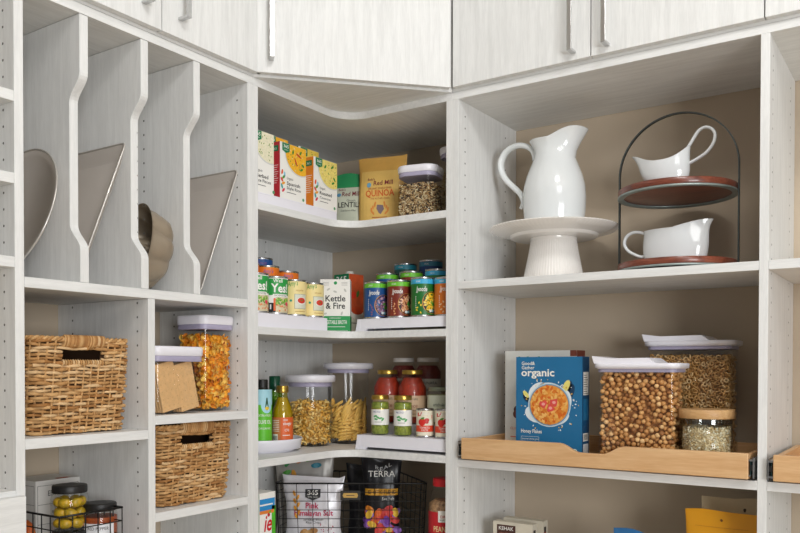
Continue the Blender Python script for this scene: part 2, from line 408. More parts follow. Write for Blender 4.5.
mb.v = [tuple(rot @ Vector(v)) for v in mb.v]; obj('rolled_rim', mb, t, label='bright rolled rim')

# fluted bundt pan, axis tipped so the opening looks to the left
BND = M('a59682', .38, .3, var=.05, name='bronze_bakeware')
def flute(a, z, k=12, amp=.07):
    return 1+amp*abs(cos(a*k/2))**1.5*min(1, max(0, (z-.0)/.03)) if z < .085 else 1
t = thing('bundt_pan', 'bronze fluted bundt pan resting on its side in the third divider slot', 'pan', (-1.600, 1.222, 1.5835))
t.rotation_euler = (-R(10), 0, R(-16))
mb = MB(); Rb = .106
prof = [(.035, .004), (.048, 0), (.066, .003), (.082, .016), (.090, .036), (.093, .064), (.096, .072), (.1, .074)]
ff = lambda a, z: 1.06*(1-.15*(1-abs(cos(a*4)))**1.3*(1 if z < .05 else max(0, 1-(z-.05)/.02)))
mb.lathe(prof, BND, 120, cap0=False, cap1=False, rf=ff)
ins = [(.1, .074), (.094, .071), (.0905, .064), (.0875, .036), (.079, .018), (.064, .006), (.048, .003), (.037, .007), (.030, .04), (.022, .066), (.016, .068)]
mb.lathe(ins, BND, 120, cap0=False, cap1=False, rf=ff)
mb.lathe([(.016, .068), (.0185, .04), (.030, .004)], BND, 60, cap0=False, cap1=False)
rot = Matrix.Translation((0, .074, Rb+.002)) @ Matrix.Rotation(pi/2, 4, 'X')
mb.v = [tuple(rot @ Vector(v)) for v in mb.v]; obj('pan', mb, t)

# ---- woven baskets
SG = [M('b98a54', .75, var=.16, scale=60, bump=.3), M('cda26c', .75, var=.16, scale=60, bump=.3), M('a6743f', .75, var=.16, scale=60, bump=.3), M('dcb888', .75, var=.12, scale=60, bump=.3)]
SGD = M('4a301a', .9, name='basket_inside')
def basket(loc, H, label, seed):
    rnd = random.Random(seed)
    t = thing('woven_basket', label, 'basket', loc, 0, None)
    W, D = .230, .29; x0 = -D/2; NS = 56
    def path(z, n, off=0, ph=0, amp=0, stakes=0):
        k = .965+.035*(z/H); wz, dz, rr = W*k+2*off, D*k+2*off, .016+.02*(1-z/H)**3
        out = []
        P = [Vector(p[:2]) for p in rrect(dz, wz, rr, 0, 6)]; P.append(P[0]); L = [0]
        for a, b in zip(P, P[1:]): L.append(L[-1]+(b-a).length)
        j = 0
        for i in range(n):
            s_ = L[-1]*i/n
            while L[j+1] < s_: j += 1
            q = P[j].lerp(P[j+1], (s_-L[j])/max(1e-9, L[j+1]-L[j])); out.append(q)
        return out
    rows = int(H/.0074); n = 224; mb = MB()
    hz0, hz1, hw = H-.053, H-.024, .047
    def inhole(p, z): return p[0] > 0 and abs(p[1]) < hw and hz0 < z < hz1
    for r in range(rows):
        z = .005+r*(H-.014)/(rows-1); base = path(z, n); base_o = path(z, n, .01)
        for st in (0,):
            sg = []; seg = []; wob = rnd.uniform(0, 6)
            for i in range(n+1):
                p, po = base[i % n], base_o[i % n]; nn = (po-p).normalized()
                ph = pi*(NS/2)*2*i/n*.75+pi*(r % 2)+.5*sin(5*2*pi*i/n+wob)
                o = .0046*cos(ph); dz = .0012*sin(ph*.5+wob)
                q = (p.x+nn.x*o, p.y+nn.y*o, z+dz+rnd.uniform(-.0005, .0005))
                if inhole(p, z):
                    if len(seg) > 2: sg.append(seg)
                    seg = []
                else: seg.append(q)
            if len(seg) > 2: sg.append(seg)
            for s_ in sg:
                # change strand colour every so often, as the fibres do
                k = 0
                while k < len(s_)-1:
                    L_ = rnd.randint(8, 26); part_ = s_[k:k+L_+1]
                    if len(part_) > 1: mb.tube(part_, .0036*rnd.uniform(.8, 1.2), SG[rnd.choice((0, 0, 1, 1, 2, 3))], 5)
                    k += L_
    for i in range(NS):
        a = path(.002, NS)[i]; b = path(H-.006, NS)[i]
        if inhole(b, hz0+.01):
            c = a.lerp(b, (hz0)/H); mb.tube([(a.x, a.y, .002), (c.x, c.y, hz0)], .0024, SG[1], 5)
            c = a.lerp(b, hz1/H); mb.tube([(c.x, c.y, hz1), (b.x, b.y, H-.006)], .0024, SG[1], 5)
        else: mb.tube([(a.x, a.y, .002), (b.x, b.y, H-.006)], .0024, SG[1], 5)
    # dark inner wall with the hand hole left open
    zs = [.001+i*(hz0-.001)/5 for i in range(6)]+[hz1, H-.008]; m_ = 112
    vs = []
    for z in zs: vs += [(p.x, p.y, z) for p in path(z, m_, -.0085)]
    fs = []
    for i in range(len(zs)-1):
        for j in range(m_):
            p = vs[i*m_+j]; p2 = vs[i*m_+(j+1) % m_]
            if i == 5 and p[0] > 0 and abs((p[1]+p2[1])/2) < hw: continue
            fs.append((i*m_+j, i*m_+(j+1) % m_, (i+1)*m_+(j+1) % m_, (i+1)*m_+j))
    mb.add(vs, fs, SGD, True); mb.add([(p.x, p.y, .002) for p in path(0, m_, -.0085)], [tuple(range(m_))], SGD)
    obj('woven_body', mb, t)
    # rim: two twisted strands
    mb = MB(); base = path(H-.003, 300)
    for st in (0, 1):
        pts = []
        for i in range(300):
            p = base[i]; a = 2*pi*46*i/300+pi*st; nn = (Vector(path(H, 300, .01)[i]) - p).normalized() if False else Vector((p.x/D, p.y/W)).normalized()
            pts.append((p.x+nn.x*.0028*cos(a), p.y+nn.y*.0028*cos(a), H-.004+.0028*sin(a)))
        mb.tube(pts, .0036, SG[st], 5, True)
    obj('rim', mb, t)
    # wrapped grips on the short ends
    for sx in (1,):
        mb = MB(); xk = sx*(D/2-.001); L_ = .094
        for i in range(32):
            y = -L_/2+L_*i/31; ring = []
            for j in range(12):
                a = 2*pi*j/12; ring.append((xk+.0078*cos(a), y+.0022*sin(a*1)+.001, H-.009+.0125*sin(a)))
            mb.tube(ring, .0021, SG[rnd.choice((0, 0, 1, 2, 3))], 5, True)
        mb.tube([(xk, -L_/2, H-.009), (xk, L_/2, H-.009)], .0065, SG[2], 8)
        obj('handle', mb, t, label='handle grip wrapped with seagrass cord')
        mb = MB()
        for i in range(17):
            y = -L_/2+L_*i/16; mb.tube([(xk+.0035*cos(2*pi*j/8), y, hz0+.0045*sin(2*pi*j/8)) for j in range(8)], .0024, SG[rnd.choice((0, 1, 3))], 5, True)
        obj('hand_hole_binding', mb, t)
    return t
basket((-1.660, 1.0505, 1.2640), .203, 'square woven seagrass basket with a hand hole, alone on the upper left shelf', 1)
basket((-1.660, 1.3655, 1.0733), .193, 'woven seagrass basket with a hand hole filling the cubby below the cornflakes', 2)

# ---- clear food containers
def container(loc, w, d, h, lidh, label, rot=0, body_r=.018, flip=False, flare=.006, group=None, rd=False, parts=None):
    """clear box or drum with a white lid and lavender seal; h is the full height"""
    t = thing('food_container', label, 'food container', loc, rot, group)
    def ring(k, z, r=body_r):
        if rd: return [((w/2+k)*cos(2*pi*j/56), (w/2+k)*sin(2*pi*j/56), z) for j in range(56)]
        return rrect(w+2*k, d+2*k, max(.002, r+k), z, 6)
    hb = h-lidh*.72
    mb = MB().loft([ring(-.010, 0), ring(-.004, .0012), ring(-.001, .006), ring(0, .03), ring(0, hb)], CLEAR, True, False)
    mb.loft([ring(-.0025, hb), ring(-.0025, .03), ring(-.005, .0055)], CLEAR, False, True)
    obj('clear_body', mb, t)
    zl = h-lidh; sl = .20 if flip else .34
    mb = MB().loft([ring(.001, zl), ring(.0015, zl+.001), ring(.0015, zl+lidh*sl), ring(0, zl+lidh*(sl+.03))], SEAL, True, True)
    obj('seal', mb, t, label='lavender grey sealing ring')
    z0 = zl+lidh*(sl+.02)
    if flip:
        mb = MB().loft([ring(.002, z0), ring(flare, z0+.003), ring(flare+.001, z0+lidh*.35), ring(flare-.002, z0+lidh*.40)], WHITEP)
        # raised pouring flap with an up-swept end
        x0, x1 = -w/2-flare, w*.17; zt = z0+lidh*.40; hd = d/2+flare-.004; top = h
        pr_ = [(x0+.004, zt-.001), (x1+.02, zt-.001), (x1, zt+lidh*.36), (x0+.045, zt+lidh*.33), (x0-.002, zt+lidh*.50)]
        mb.prism(pr_, 'y', -hd, hd, WHITEP)
    else:
        mb = MB().loft([ring(.002, z0), ring(flare, z0+.002), ring(flare+.001, h-.005), ring(flare-.001, h-.001), ring(flare-.006, h)], WHITEP)
        mb.lathe([(min(w, d)*.22, h+.0001), (min(w, d)*.22, h+.0010), (min(w, d)*.2, h+.0016)], WHITEP, 32)
    obj('lid', mb, t, label='white plastic lid', bevel=0)
    return t
def rotm(rnd): return Matrix.Rotation(rnd.uniform(0, 2*pi), 4, 'Z') @ Matrix.Rotation(rnd.uniform(0, pi), 4, 'X') @ Matrix.Rotation(rnd.uniform(0, 2*pi), 4, 'Y')
def ico():
    import bmesh
    b = bmesh.new(); bmesh.ops.create_icosphere(b, subdivisions=2, radius=1); v = [x.co.copy() for x in b.verts]; f = [tuple(y.index for y in x.verts) for x in b.faces]; b.free(); return v, f
ICO = ico()
def octa(a, b, c, seg=6):
    v = [Vector((0, 0, c)), Vector((0, 0, -c))]; f = []
    for k, (zz, s_) in enumerate(((.55, .83), (-.55, .83))):
        for j in range(seg): v.append(Vector((a*s_*cos(2*pi*j/seg), b*s_*sin(2*pi*j/seg), c*zz)))
    for j in range(seg):
        j2 = (j+1) % seg; f += [(0, 2+j, 2+j2), (1, 2+seg+j2, 2+seg+j), (2+j, 2+seg+j, 2+seg+j2, 2+j2)]
    return v, f
def torus(r1, r2, a=9, b=6):
    v = [Vector(((r1+r2*cos(2*pi*j/b))*cos(2*pi*i/a), (r1+r2*cos(2*pi*j/b))*sin(2*pi*i/a), r2*sin(2*pi*j/b))) for i in range(a) for j in range(b)]
    return v, [(i*b+j, ((i+1) % a)*b+j, ((i+1) % a)*b+(j+1) % b, i*b+(j+1) % b) for i in range(a) for j in range(b)]
def flake(rnd, s, curl=1.0, n=4):
    v = []; fs = []; ph = rnd.uniform(0, 6); th = s*.09
    for side in (1, -1):
        for i in range(n):
            for j in range(n):
                u, w_ = 2*i/(n-1)-1, 2*j/(n-1)-1; l = max(abs(u), abs(w_)); e2 = sqrt(u*u+w_*w_)
                if e2 > 0: u, w_ = u*l/e2, w_*l/e2
                k = 1+.22*sin(3*atan2(w_, u)+ph)*l
                v.append(Vector((u*s*k, w_*s*k, curl*s*(.45*u*u-.3*w_*w_+.12*sin(5*u+ph))+side*th)))
    q = n*n
    for i in range(n-1):
        for j in range(n-1):
            a = i*n+j; fs += [(a, a+n, a+n+1, a+1), (q+a+1, q+a+n+1, q+a+n, q+a)]
    per = [i*n for i in range(n)]+[(n-1)*n+j for j in range(1, n)]+[i*n+n-1 for i in range(n-2, -1, -1)]+[j for j in range(n-2, 0, -1)]
    for a, b in zip(per, per[1:]+per[:1]): fs.append((a, b, q+b, q+a))
    return v, fs
def fill(mb, rnd, w, d, z0, z1, pitch, place, layers=2, rd=False, topvar=.01, core=None, md=.80):
    """packs pieces at random in the outer layers of a box or drum, around a plain core"""
    cell = {}; mn = pitch*md; th = pitch*layers; hp = pitch*.45
    vol = w*d*(z1-z0); n_try = int(vol/(pitch**3)*14)
    def near(x, y, z):
        a, b, c = int(x//mn), int(y//mn), int(z//mn)
        for i in (a-1, a, a+1):
            for j in (b-1, b, b+1):
                for k in (c-1, c, c+1):
                    for p in cell.get((i, j, k), ()):
                        if (p[0]-x)**2+(p[1]-y)**2+(p[2]-z)**2 < mn*mn: return True
        cell.setdefault((a, b, c), []).append((x, y, z)); return False
    for _ in range(n_try):
        x = rnd.uniform(-w/2+hp, w/2-hp); y = rnd.uniform(-d/2+hp, d/2-hp); z = rnd.uniform(z0+hp, z1+topvar)
        if z > z1+topvar*sin(9*x/w+3)*cos(5*y/d)-hp: continue
        if rd:
            r_ = sqrt(x*x+y*y)
            if r_ > w/2-hp or (r_ < w/2-th and z < z1-th): continue
        elif w/2-abs(x) > th and d/2-abs(y) > th and z < z1-th: continue
        if not near(x, y, z): place(mb, x, y, z)
    q = pitch*1.35
    if core:
        if rd: mb.lathe([(w/2-q, z0+q*.3), (w/2-q, z1-q*1.1)], core, 32)
        else: mb.box((-w/2+q, -d/2+q, z0+q*.3), (w/2-q, d/2-q, z1-q*1.1), core)
def stuff(name, loc, mb, label, cat, rot=0):
    o = obj(name, mb, None, loc); o.rotation_euler = (0, 0, rot); return tag(o, label, cat, kind='stuff')

# cornflakes
container((-1.574, 1.447, 1.2945), .106, .104, .242, .036, 'tall square clear container of orange cornflakes, behind the crackers', flare=.003)
mb = MB(); rnd = random.Random(3); CF = [M('ffb02e', .6, var=.12, scale=80), M('f79a1c', .6, var=.12, scale=80), M('ffc95a', .6, var=.1, scale=80), M('ea8a18', .6, var=.1, scale=80)]
def pl(mb, x, y, z):
    v, f = flake(rnd, .0068*rnd.uniform(.8, 1.25)); mb.inst(v, f, CF[rnd.choice((0, 0, 1, 2, 2, 3))], Matrix.Translation((x, y, z)) @ rotm(rnd))
fill(mb, rnd, .094, .094, .007, .194, .0096, pl, 2, topvar=.006, core=CF[1])
stuff('cornflakes', (-1.574, 1.447, 1.2945), mb, 'orange cornflakes filling the tall square container', 'cereal')
# crackers in a low square container
container((-1.571, 1.3005, 1.2945), .146, .146, .160, .036, 'low square clear container with flat brown crackers, beside the cornflakes', flare=.004)
CRK = [M('dbb07a', .75, var=.08, scale=120, bump=.3, name='cracker'), M('b98750', .8, name='cracker_edge')]
def cracker_mb():
    mb = MB(); a, b, th = .0275, .0575, .0035
    mb.box((-th, -a, 0), (th, a, 2*b), CRK[0]); f = flat((th, 0, 0), (0, 1, 0), (0, 0, 1))
    for i in range(4):
        for j in range(6): mb.disc(f, -.021+i*.014, .012+j*.018, .0012, .0012, CRK[1], seg=6)
    return mb
c0 = None
for k in range(8):
    y = 1.262 if k % 2 == 0 else 1.318; x = -1.511-(k//2)*.0085
    if c0 is None: c0 = obj('cracker', cracker_mb(), None, (0, 0, 0), bevel=.0012); o = c0
    else: o = c0.copy(); col.objects.link(o)
    tl = -.26 if k % 2 == 0 else -.20
    o.location = (x, y+.022, 1.3035); o.rotation_euler = (-tl*(-1), 0, 0)
    o.rotation_euler = (.22+(k//2)*.01, 0, 0)
    tag(o, ('flat tan cracker standing in the low container, %s stack, %s' % ('left' if k % 2 == 0 else 'right', ('frontmost', 'second from the front', 'third from the front', 'rearmost')[k//2])), 'cracker', 'crackers in the low square container')

# ---- bottom left cubby: tea box, wire basket, jars
t = MB(); bx = (-1.80, 1.055, .9465); hi = (-1.70, 1.168, 1.145)
t.box(bx, hi, M('dedbd6', .6, var=.02)); f = flat((-1.70, 1.1115, 1.045), (0, 1, 0), (0, 0, 1)); f2 = flat((-1.75, 1.055, 1.045), (1, 0, 0), (0, 0, 1))
for ff_, hw in ((f, .052), (f2, .044)):
    for y in (.088, .045, 0, -.05): t.rect(ff_, -hw, y, hw, y+.0008, DK)
    for x in (-hw, hw): t.rect(ff_, x, -.05, x+.0008, .088, DK)
t.text(f, 'EDITION', .0, .064, .013, DK, width=.052); t.text(f, 'No. 24', -.0, .022, .008, DK)
t.rect(flat((-1.75, 1.1115, 1.145), (1, 0, 0), (0, 1, 0)), .03, .002, .044, .035, M('c2542a', .6)); t.rect(f2, -.03, -.045, .03, -.02, M('c2542a', .6))
o = obj('tea_box', t.shift((1.75, -1.11, -.9465)), None, (-1.75, 1.11, .9465)); tag(o, 'white ruled-label box behind the wire basket in the bottom left cubby', 'box')

def wire_basket(name, outline, z0, z1, nx, nz, r, loc, label, rimr=.003, flare=0, cat='basket', bottom=True):
    """outline: list of corner points (x, y) counter-clockwise, local"""
    t = thing(name, label, cat, loc)
    n = len(outline); C_ = Vector((sum(p[0] for p in outline)/n, sum(p[1] for p in outline)/n))
    def pt(p, z): k = 1-flare*(1-(z-z0)/(z1-z0)); return (C_.x+(p[0]-C_.x)*k, C_.y+(p[1]-C_.y)*k, z)
    mb = MB()
    for k in range(nz):
        z = z0+(z1-z0)*k/nz; mb.tube([pt(p, z) for p in outline], r, WIRE, 6, True)
    for i in range(n):
        a, b = Vector(outline[i]), Vector(outline[(i+1) % n]); m_ = max(1, round((b-a).length/nx))
        for j in range(m_):
            q = a.lerp(b, j/m_); mb.tube([pt(q, z0), pt(q, z1)], r, WIRE, 6)
    if bottom:
        xs = [p[0] for p in outline]; ys = [p[1] for p in outline]
        for i in range(1, 8):
            y = min(ys)+(max(ys)-min(ys))*i/8
            cr_ = []
            for k in range(n):
                a, b = outline[k], outline[(k+1) % n]
                if (a[1]-y)*(b[1]-y) < 0: cr_.append(a[0]+(b[0]-a[0])*(y-a[1])/(b[1]-a[1]))
            if len(cr_) >= 2: mb.tube([pt((min(cr_), y), z0), pt((max(cr_), y), z0)], r, WIRE, 6)
    obj('wire_mesh', mb, t)
    obj('rim', MB().tube([pt(p, z1) for p in outline], rimr, WIRE, 8, True), t)
    return t
def rounded(pts, r=.012, n=4):
    out = []; k = len(pts)
    for i in range(k):
        p = Vector(pts[i]); a = (Vector(pts[i-1])-p).normalized(); b = (Vector(pts[(i+1) % k])-p).normalized()
        for j in range(n+1):
            s_ = j/n; out.append(tuple(p+a*r*(1-s_)**2+b*r*s_**2))
    return out
bo = [(-.14, -.074), (.14, -.074), (.14, .078), (-.14, .078)]
wire_basket('wire_basket', bo, 0, .148, .03, 5, .0013, (-1.632, 1.0515, .949), 'small black wire basket of jars in the bottom left cubby', .0024)
def jar(loc, r, h, name, label, content, lidm, lidh=.016, label_fn=None, shoulder=.012, neck=.86, fillk=.9, cat='jar', rot=0, group=None, fill_name='contents', tint=None, lr=None):
    t = thing(name, label, cat, loc, rot, group); hg = h-lidh; nr_ = r*neck
    prof = [(r*.9, 0), (r, .004), (r, hg-shoulder), (r*.5+nr_*.5, hg-shoulder*.35), (nr_, hg), (nr_, hg+lidh*.6)]
    gl = tint or GLASS
    mb = MB().lathe(prof, gl, 40, cap1=False); obj('glass', mb, t)
    if content:
        zt = .003+(hg-.003)*fillk
        pr2 = [(r*.88, .003), (r*.955, .006), (r*.955, min(zt, hg-shoulder))]
        if zt > hg-shoulder: pr2 += [(nr_*.93, zt)]
        mb = MB().lathe(pr2, content, 40); obj(fill_name, mb, t)
    L = lr or nr_*1.08
    mb = MB().lathe([(L, hg), (L*1.01, hg+.001), (L*1.01, h-.002), (L*.97, h), (L*.5, h-.0006)], lidm, 44, rf=lambda a, z: 1+.006*cos(a*60)); obj('lid', mb, t)
    if label_fn: mb = MB(); label_fn(mb, r); obj('label', mb, t)
    return t
OIL = M('b98a1e', .2, var=.2, scale=60)
BLID = M('1b1a1a', .45, name='black_lid')
j1 = (-1.582, 1.062); OLV = M('b7a01f', .3, var=.3, scale=90, col2='d9a92a', name='olive_skin')
t1 = jar((j1[0], j1[1], .9505), .039, .098, 'olive_jar', 'black lidded olive jar, lower of the stacked pair in the wire basket', None, BLID)
t2 = jar((j1[0], j1[1], 1.0492), .039, .098, 'olive_jar', 'black lidded jar of olives stacked on top in the small wire basket', None, BLID)
ov = None; rnd = random.Random(5)
for lv, zb in enumerate((.9505, 1.0492)):
    for row in range(3):
        for i in range(6):
            a = 2*pi*i/6+row*.5-1.0; 
            if ov is None:
                v, f = ICO; mb = MB(); mb.inst([Vector((p.x*.0150, p.y*.0112, p.z*.0112)) for p in v], f, OLV, Matrix.Identity(4)); mb.inst([p*.0022 for p in v], f, M('c2571c', .4), Matrix.Translation((.0147, 0, 0))); ov = obj('olive', mb); o = ov
            else: o = ov.copy(); col.objects.link(o)
            o.location = (j1[0]+.0235*cos(a), j1[1]+.0235*sin(a), zb+.016+row*.0228); o.rotation_euler = (rnd.uniform(-.3, .3), rnd.uniform(-.4, .4), a+pi/2+rnd.uniform(-.4, .4))
            tag(o, 'yellow green olive packed in the %s jar of the stacked pair' % ('lower', 'upper')[lv], 'olive', 'olives in the %s stacked jar' % ('lower', 'upper')[lv])
def lab_salsa(mb, r):
    f = cyl(r, -.75, 0); mb.rect(f, -.036, .012, .036, .062, M('e6e6ea', .5), n=14); mb.text(f, 'RED PEPPER', 0, .048, .007, BLK, h=.0012, width=.045); mb.text(f, 'SPREAD', 0, .034, .006, BLK, h=.0012)
    mb.rect(f, -.03, .022, .03, .023, BLK, h=.001, n=10)
jar((-1.552, 1.117, .9505), .0375, .153, 'pepper_spread_jar', 'jar of orange pepper spread with black lid and white label, right of the olives', M('c5672b', .5, var=.35, scale=120, col2='a33d16', name='pepper_spread'), BLID, label_fn=lambda mb, r: (lab_salsa(mb, r), mb.shift((0, 0, .05)))[0])
mb = MB(); v, f = ICO; mb.inst([Vector((p.x*.026, p.y*.017, p.z*.060)) for p in v], f, M('dd7a1e', .5, var=.3, scale=50, col2='c4451c', name='orange_packet'), Matrix.Translation((0, 0, .0595)))
o = obj('snack_packet', mb, None, (-1.662, 1.012, .9505)); tag(o, 'orange packet behind the olive jar in the wire basket', 'packet')
# ================================================================ corner unit contents
Z1, Z2, Z3, Z4 = 1.8167+S, 1.492+S, 1.1425+S, .80+S
def riser(loc, rot, W, tiers, label, lip=.0, h0=.034, step=.036, dep=.09, slot=True):
    """white three-step shelf riser; local -y is the front, x the width"""
    t = thing('tiered_riser', label, 'shelf riser', loc, rot)
    for k in range(tiers):
        y0 = k*dep; zt = h0+step*k
        mb = MB(); mb.box((-W/2, y0, zt-.003), (W/2, y0+dep-.001, zt), WHITEP)
        if k == 0 and slot:
            mb.box((-W/2+.012, y0, .0075), (W/2, y0+.004, zt-.003), WHITEP)
            mb.prism([(-W/2-.006, 0), (-W/2+.03, 0), (-W/2+.036, .0075), (-W/2+.012, .0075), (-W/2+.012, zt), (-W/2+.002, zt)], 'y', y0-.0005, y0+.01, WHITEP)
        else: mb.box((-W/2, y0, 0 if k == 0 else h0+step*(k-1)), (W/2, y0+.004, zt-.003), WHITEP)
        mb.box((-W/2, y0+.005, 0), (-W/2+.004, y0+dep-.001, zt-.003), WHITEP).box((W/2-.004, y0+.005, 0), (W/2, y0+dep-.001, zt-.003), WHITEP)
        obj('step', mb, t, bevel=.0008)
    return t
# -- top corner shelf
e3 = .0008
riser((-1.492, 1.720, Z1+.0002), pi/2, .335, 3, 'white stepped riser under the grain boxes on the top corner shelf', slot=False, h0=.029, step=.03, dep=.048)
# riser local -y front -> after +90 deg rotation faces +x
def leaf(mb, f, x, y, s_, rot, mat, h=.0006): mb.disc(f, x, y, s_, s_*.48, mat, h, 10, rot=rot)
G365 = M('0c7a4b', .45)
def grain_box(name, y0, z, h, spine, food, food2, l1, l2, label, x=-1.505, w=.108, bits='c2412e', side_txt=True, detail=True):
    mb = MB(); d = .036
    mb.box((-d, 0, 0), (0, w, h), PRW)
    f = flat((.0, w/2, 0), (0, 1, 0), (0, 0, 1)); g_ = flat((-d/2, 0, 0), (1, 0, 0), (0, 0, 1))
    mb.rect(g_, -d/2+.0003, .0003, d/2-.0003, h-.0003, spine)
    # bowl of food bleeding off the upper right
    cx, cy, r = .030, h-.022, .062
    clipx, clipy = w/2-.0005, h-.0005
    def cut(r_, mat, hh):
        pts = []
        for i in range(60):
            a = 2*pi*i/60; pts.append((max(-w/2+.001, min(clipx, cx+r_*cos(a))), min(clipy, cy+r_*sin(a)*.92)))
        mb.poly(f, pts, mat, hh)
    cut(r+.004, M('d9d9d6', .5), .0003); cut(r, food, .0005)
    rnd = random.Random(sum(map(ord, name))+int(h*1e4))
    for i in range(70):
        a = rnd.uniform(0, 2*pi); q = r*.93*sqrt(rnd.random()); x_, y_ = cx+q*cos(a), cy+q*sin(a)*.9
        if abs(x_) < w/2-.005 and y_ < h-.005: mb.disc(f, x_, y_, .0028, .0015, rnd.choice((food2, food2, M('e9dcae', .5), M('7c9a3c', .5))), .0008, 6, rot=rnd.uniform(0, 3))
    if bits:
        for (x_, y_, rr) in ((.010, h-.045, -1.1), (.022, h-.025, -.4)):
            if bits == 'c2412e': mb.disc(f, x_, y_, .013, .0026, RED, .001, 10, rot=rr)
        for (x_, y_) in ((-.002, h-.020), (.030, h-.016), (.034, h-.062), (.04, h-.05)): leaf(mb, f, x_, y_, .007, rnd.uniform(0, 3), M('3f8a35', .5), .0011)
    # green badge
    bx_ = -w/2+.023
    mb.poly(f, [(bx_-.015, h-.001), (bx_+.015, h-.001), (bx_+.015, h-.022), (bx_, h-.028), (bx_-.015, h-.022)], G365, .0012)
    mb.text(f, '365', bx_, h-.014, .009, PRW, .0016, width=.021, bold=.02); mb.text(f, 'ORGANIC', bx_, h-.021, .003, PRW, .0016, width=.018)
    # coloured leaves down the left edge
    for i, (x_, y_, c_, rr) in enumerate(((-.046, .075, 'e4572e', 1.3), (-.040, .062, '6aa84f', .7), (-.047, .054, 'e0483a', 2.3), (-.041, .045, 'f2a93b', .4), (-.047, .036, '38a3a5', 1.9), (-.041, .026, 'd8344f', .8), (-.036, .070, '8fd0e8', 1.6))):
        if w > .1: leaf(mb, f, x_, y_, .0075, rr, M(c_, .5))
    mb.text(f, 'Organic', -.027, .058, .0075, DK, width=.026, align='L')
    mb.text(f, l1, -.027, .043, .010, BLK, bold=.025, align='L', width=min(.055, .008*len(l1)))
    mb.text(f, l2, -.027, .031, .0085 if len(l2) > 9 else .007, BLK, align='L', bold=.01, width=min(.058, .0062*len(l2)))
    mb.rect(f, -.027, .022, .012, .0235, DK); mb.disc(f, .042, .012, .0045, .0045, M('5b9b6c', .5))
    # spine print
    mb.rect(g_, -.012, h-.026, .012, h-.010, G365, .0008); mb.text(g_, '365', 0, h-.022, .007, PRW, .0012)
    for i in range(9): mb.rect(g_, -.012, .092-.006*i, .012-.003*(i % 3), .0935-.006*i, PRW, .0008)
    o = obj(name, mb, None, (x, y0, z)); return tag(o, label, 'food box')
zr = Z1+.0295
grain_box('grain_box', 1.5435, zr, .166, M('dfe8d8', .5), M('ece6c8', .5, var=.1, scale=200), M('8ba14a', .5), 'Herbed', 'Rice Pieces', 'white grain box with a bowl of creamy rice, leftmost on the top corner shelf', bits=None, w=.0865)
grain_box('grain_box', 1.655, zr, .157, M('c12f3a', .5), M('f5b82e', .5, var=.12, scale=160), M('e8952a', .5), 'Spanish', 'Style Rice', 'white grain box with a red spine and yellow rice with chillies')
grain_box('grain_box', 1.797, zr, .147, M('e88a25', .5), M('efdc7c', .5, var=.12, scale=160), M('d9b95a', .5), 'Roasted', 'Couscous', 'white grain box with an orange spine, nearest the bagged lentils', bits='leaf')
grain_box('grain_box', 1.640, zr+.0305, .150, M('e3a11e', .5), M('f0b128', .5), M('e0901b', .5), 'Spanish', 'Style Rice', 'yellow topped grain box in the back row, behind the red spined box', x=-1.543, bits=None, w=.09)
grain_box('grain_box', 1.775, zr+.0305, .147, M('0c7a4b', .5), M('f3d35c', .5), M('cfa73b', .5), 'Roasted', 'Couscous', 'green and yellow grain box in the back row, behind the orange spined box', x=-1.543, bits=None, w=.09)

def pouch(name, loc, rot, w, d, h, mat, label, art=None, lean=0, crimp=.012, seed=0, top=None, cat='bag', notch=0, mat2=None):
    """stand-up pouch: full at the bottom, flat and crimped at the top. local -y is the front"""
    rnd = random.Random(seed); mb = MB(); rings = []; n = 40; zs = [0, .004, .02, .06, .12, .2, .3, .42, .55, .68, .8, .9, .96, 1]
    for q in zs:
        k = 1 if q < .55 else max(.03, 1-(q-.55)/.43)
        k = max(.04, k*(.78+.22*min(1, q/.05))); ring = []
        for j in range(n):
            a = 2*pi*j/n; cx, sx = cos(a), sin(a)
            x = w/2*abs(cx)**.55*(1 if cx >= 0 else -1)*(1-.04*sin(pi*q)); y = d/2*k*abs(sx)**.8*(1 if sx >= 0 else -1)
            z = q*h+(0 if q < .9 else .004*sin(6*x/w+seed)+notch*x)
            y += .0025*sin(9*q+5*x/w+seed)*(q > .1)
            ring.append((x, y, z))
        rings.append(ring)
    mb.loft(rings, mat, True, True)
    def f(x, y, hh):
        q = y/h; k = 1 if q < .55 else max(.04, 1-(q-.55)/.43); k *= (.78+.22*min(1, q/.05))
        c = min(1, abs(x)/(w/2*(1-.04*sin(pi*q)))); ca = c**(1/.55); sa = sqrt(max(0, 1-ca*ca))
        return Vector((x, -(d/2*k*sa**.8)+.0025*sin(9*q+5*x/w+seed)*(q > .1)-.0012-hh, y+(0 if q < .9 else .004*sin(6*x/w+seed)+notch*x)))
    if art: art(mb, f)
    o = obj(name, mb, None, loc); o.rotation_euler = (lean, 0, rot); tag(o, label, cat); return o
def brect(mb, f, x0, y0, x1, y1, mat, h=.0006, n=10, m_=8):
    for i in range(m_): mb.rect(f, x0, y0+(y1-y0)*i/m_, x1, y0+(y1-y0)*(i+1)/m_, mat, h, n)
def art_lentil(mb, f):
    PAP = M('c9cdb9', .6); brect(mb, f, -.045, .006, .045, .132, PAP)
    mb.text(f, "Bob's", -.024, .122, .008, M('7b2430', .5), .0012, bold=.02); mb.text(f, 'Red Mill', .006, .104, .015, M('7b2430', .5), .0012, bold=.03, width=.056)
    mb.disc(f, -.032, .108, .007, .006, M('5a93b5', .5), .0012); mb.text(f, 'Green', .008, .086, .008, DK, .0012); mb.text(f, 'LENTILS', .004, .068, .017, BLK, .0012, bold=.03, width=.074)
    mb.text(f, 'Great Source of Fiber', 0, .055, .006, DK, .0012, width=.05); mb.rect(f, -.04, .012, -.022, .024, M('2a4e8f', .5), .0012); mb.rect(f, -.018, .014, .03, .016, DK, .0012)
vr = .56   # bags on the right arm turn towards the room
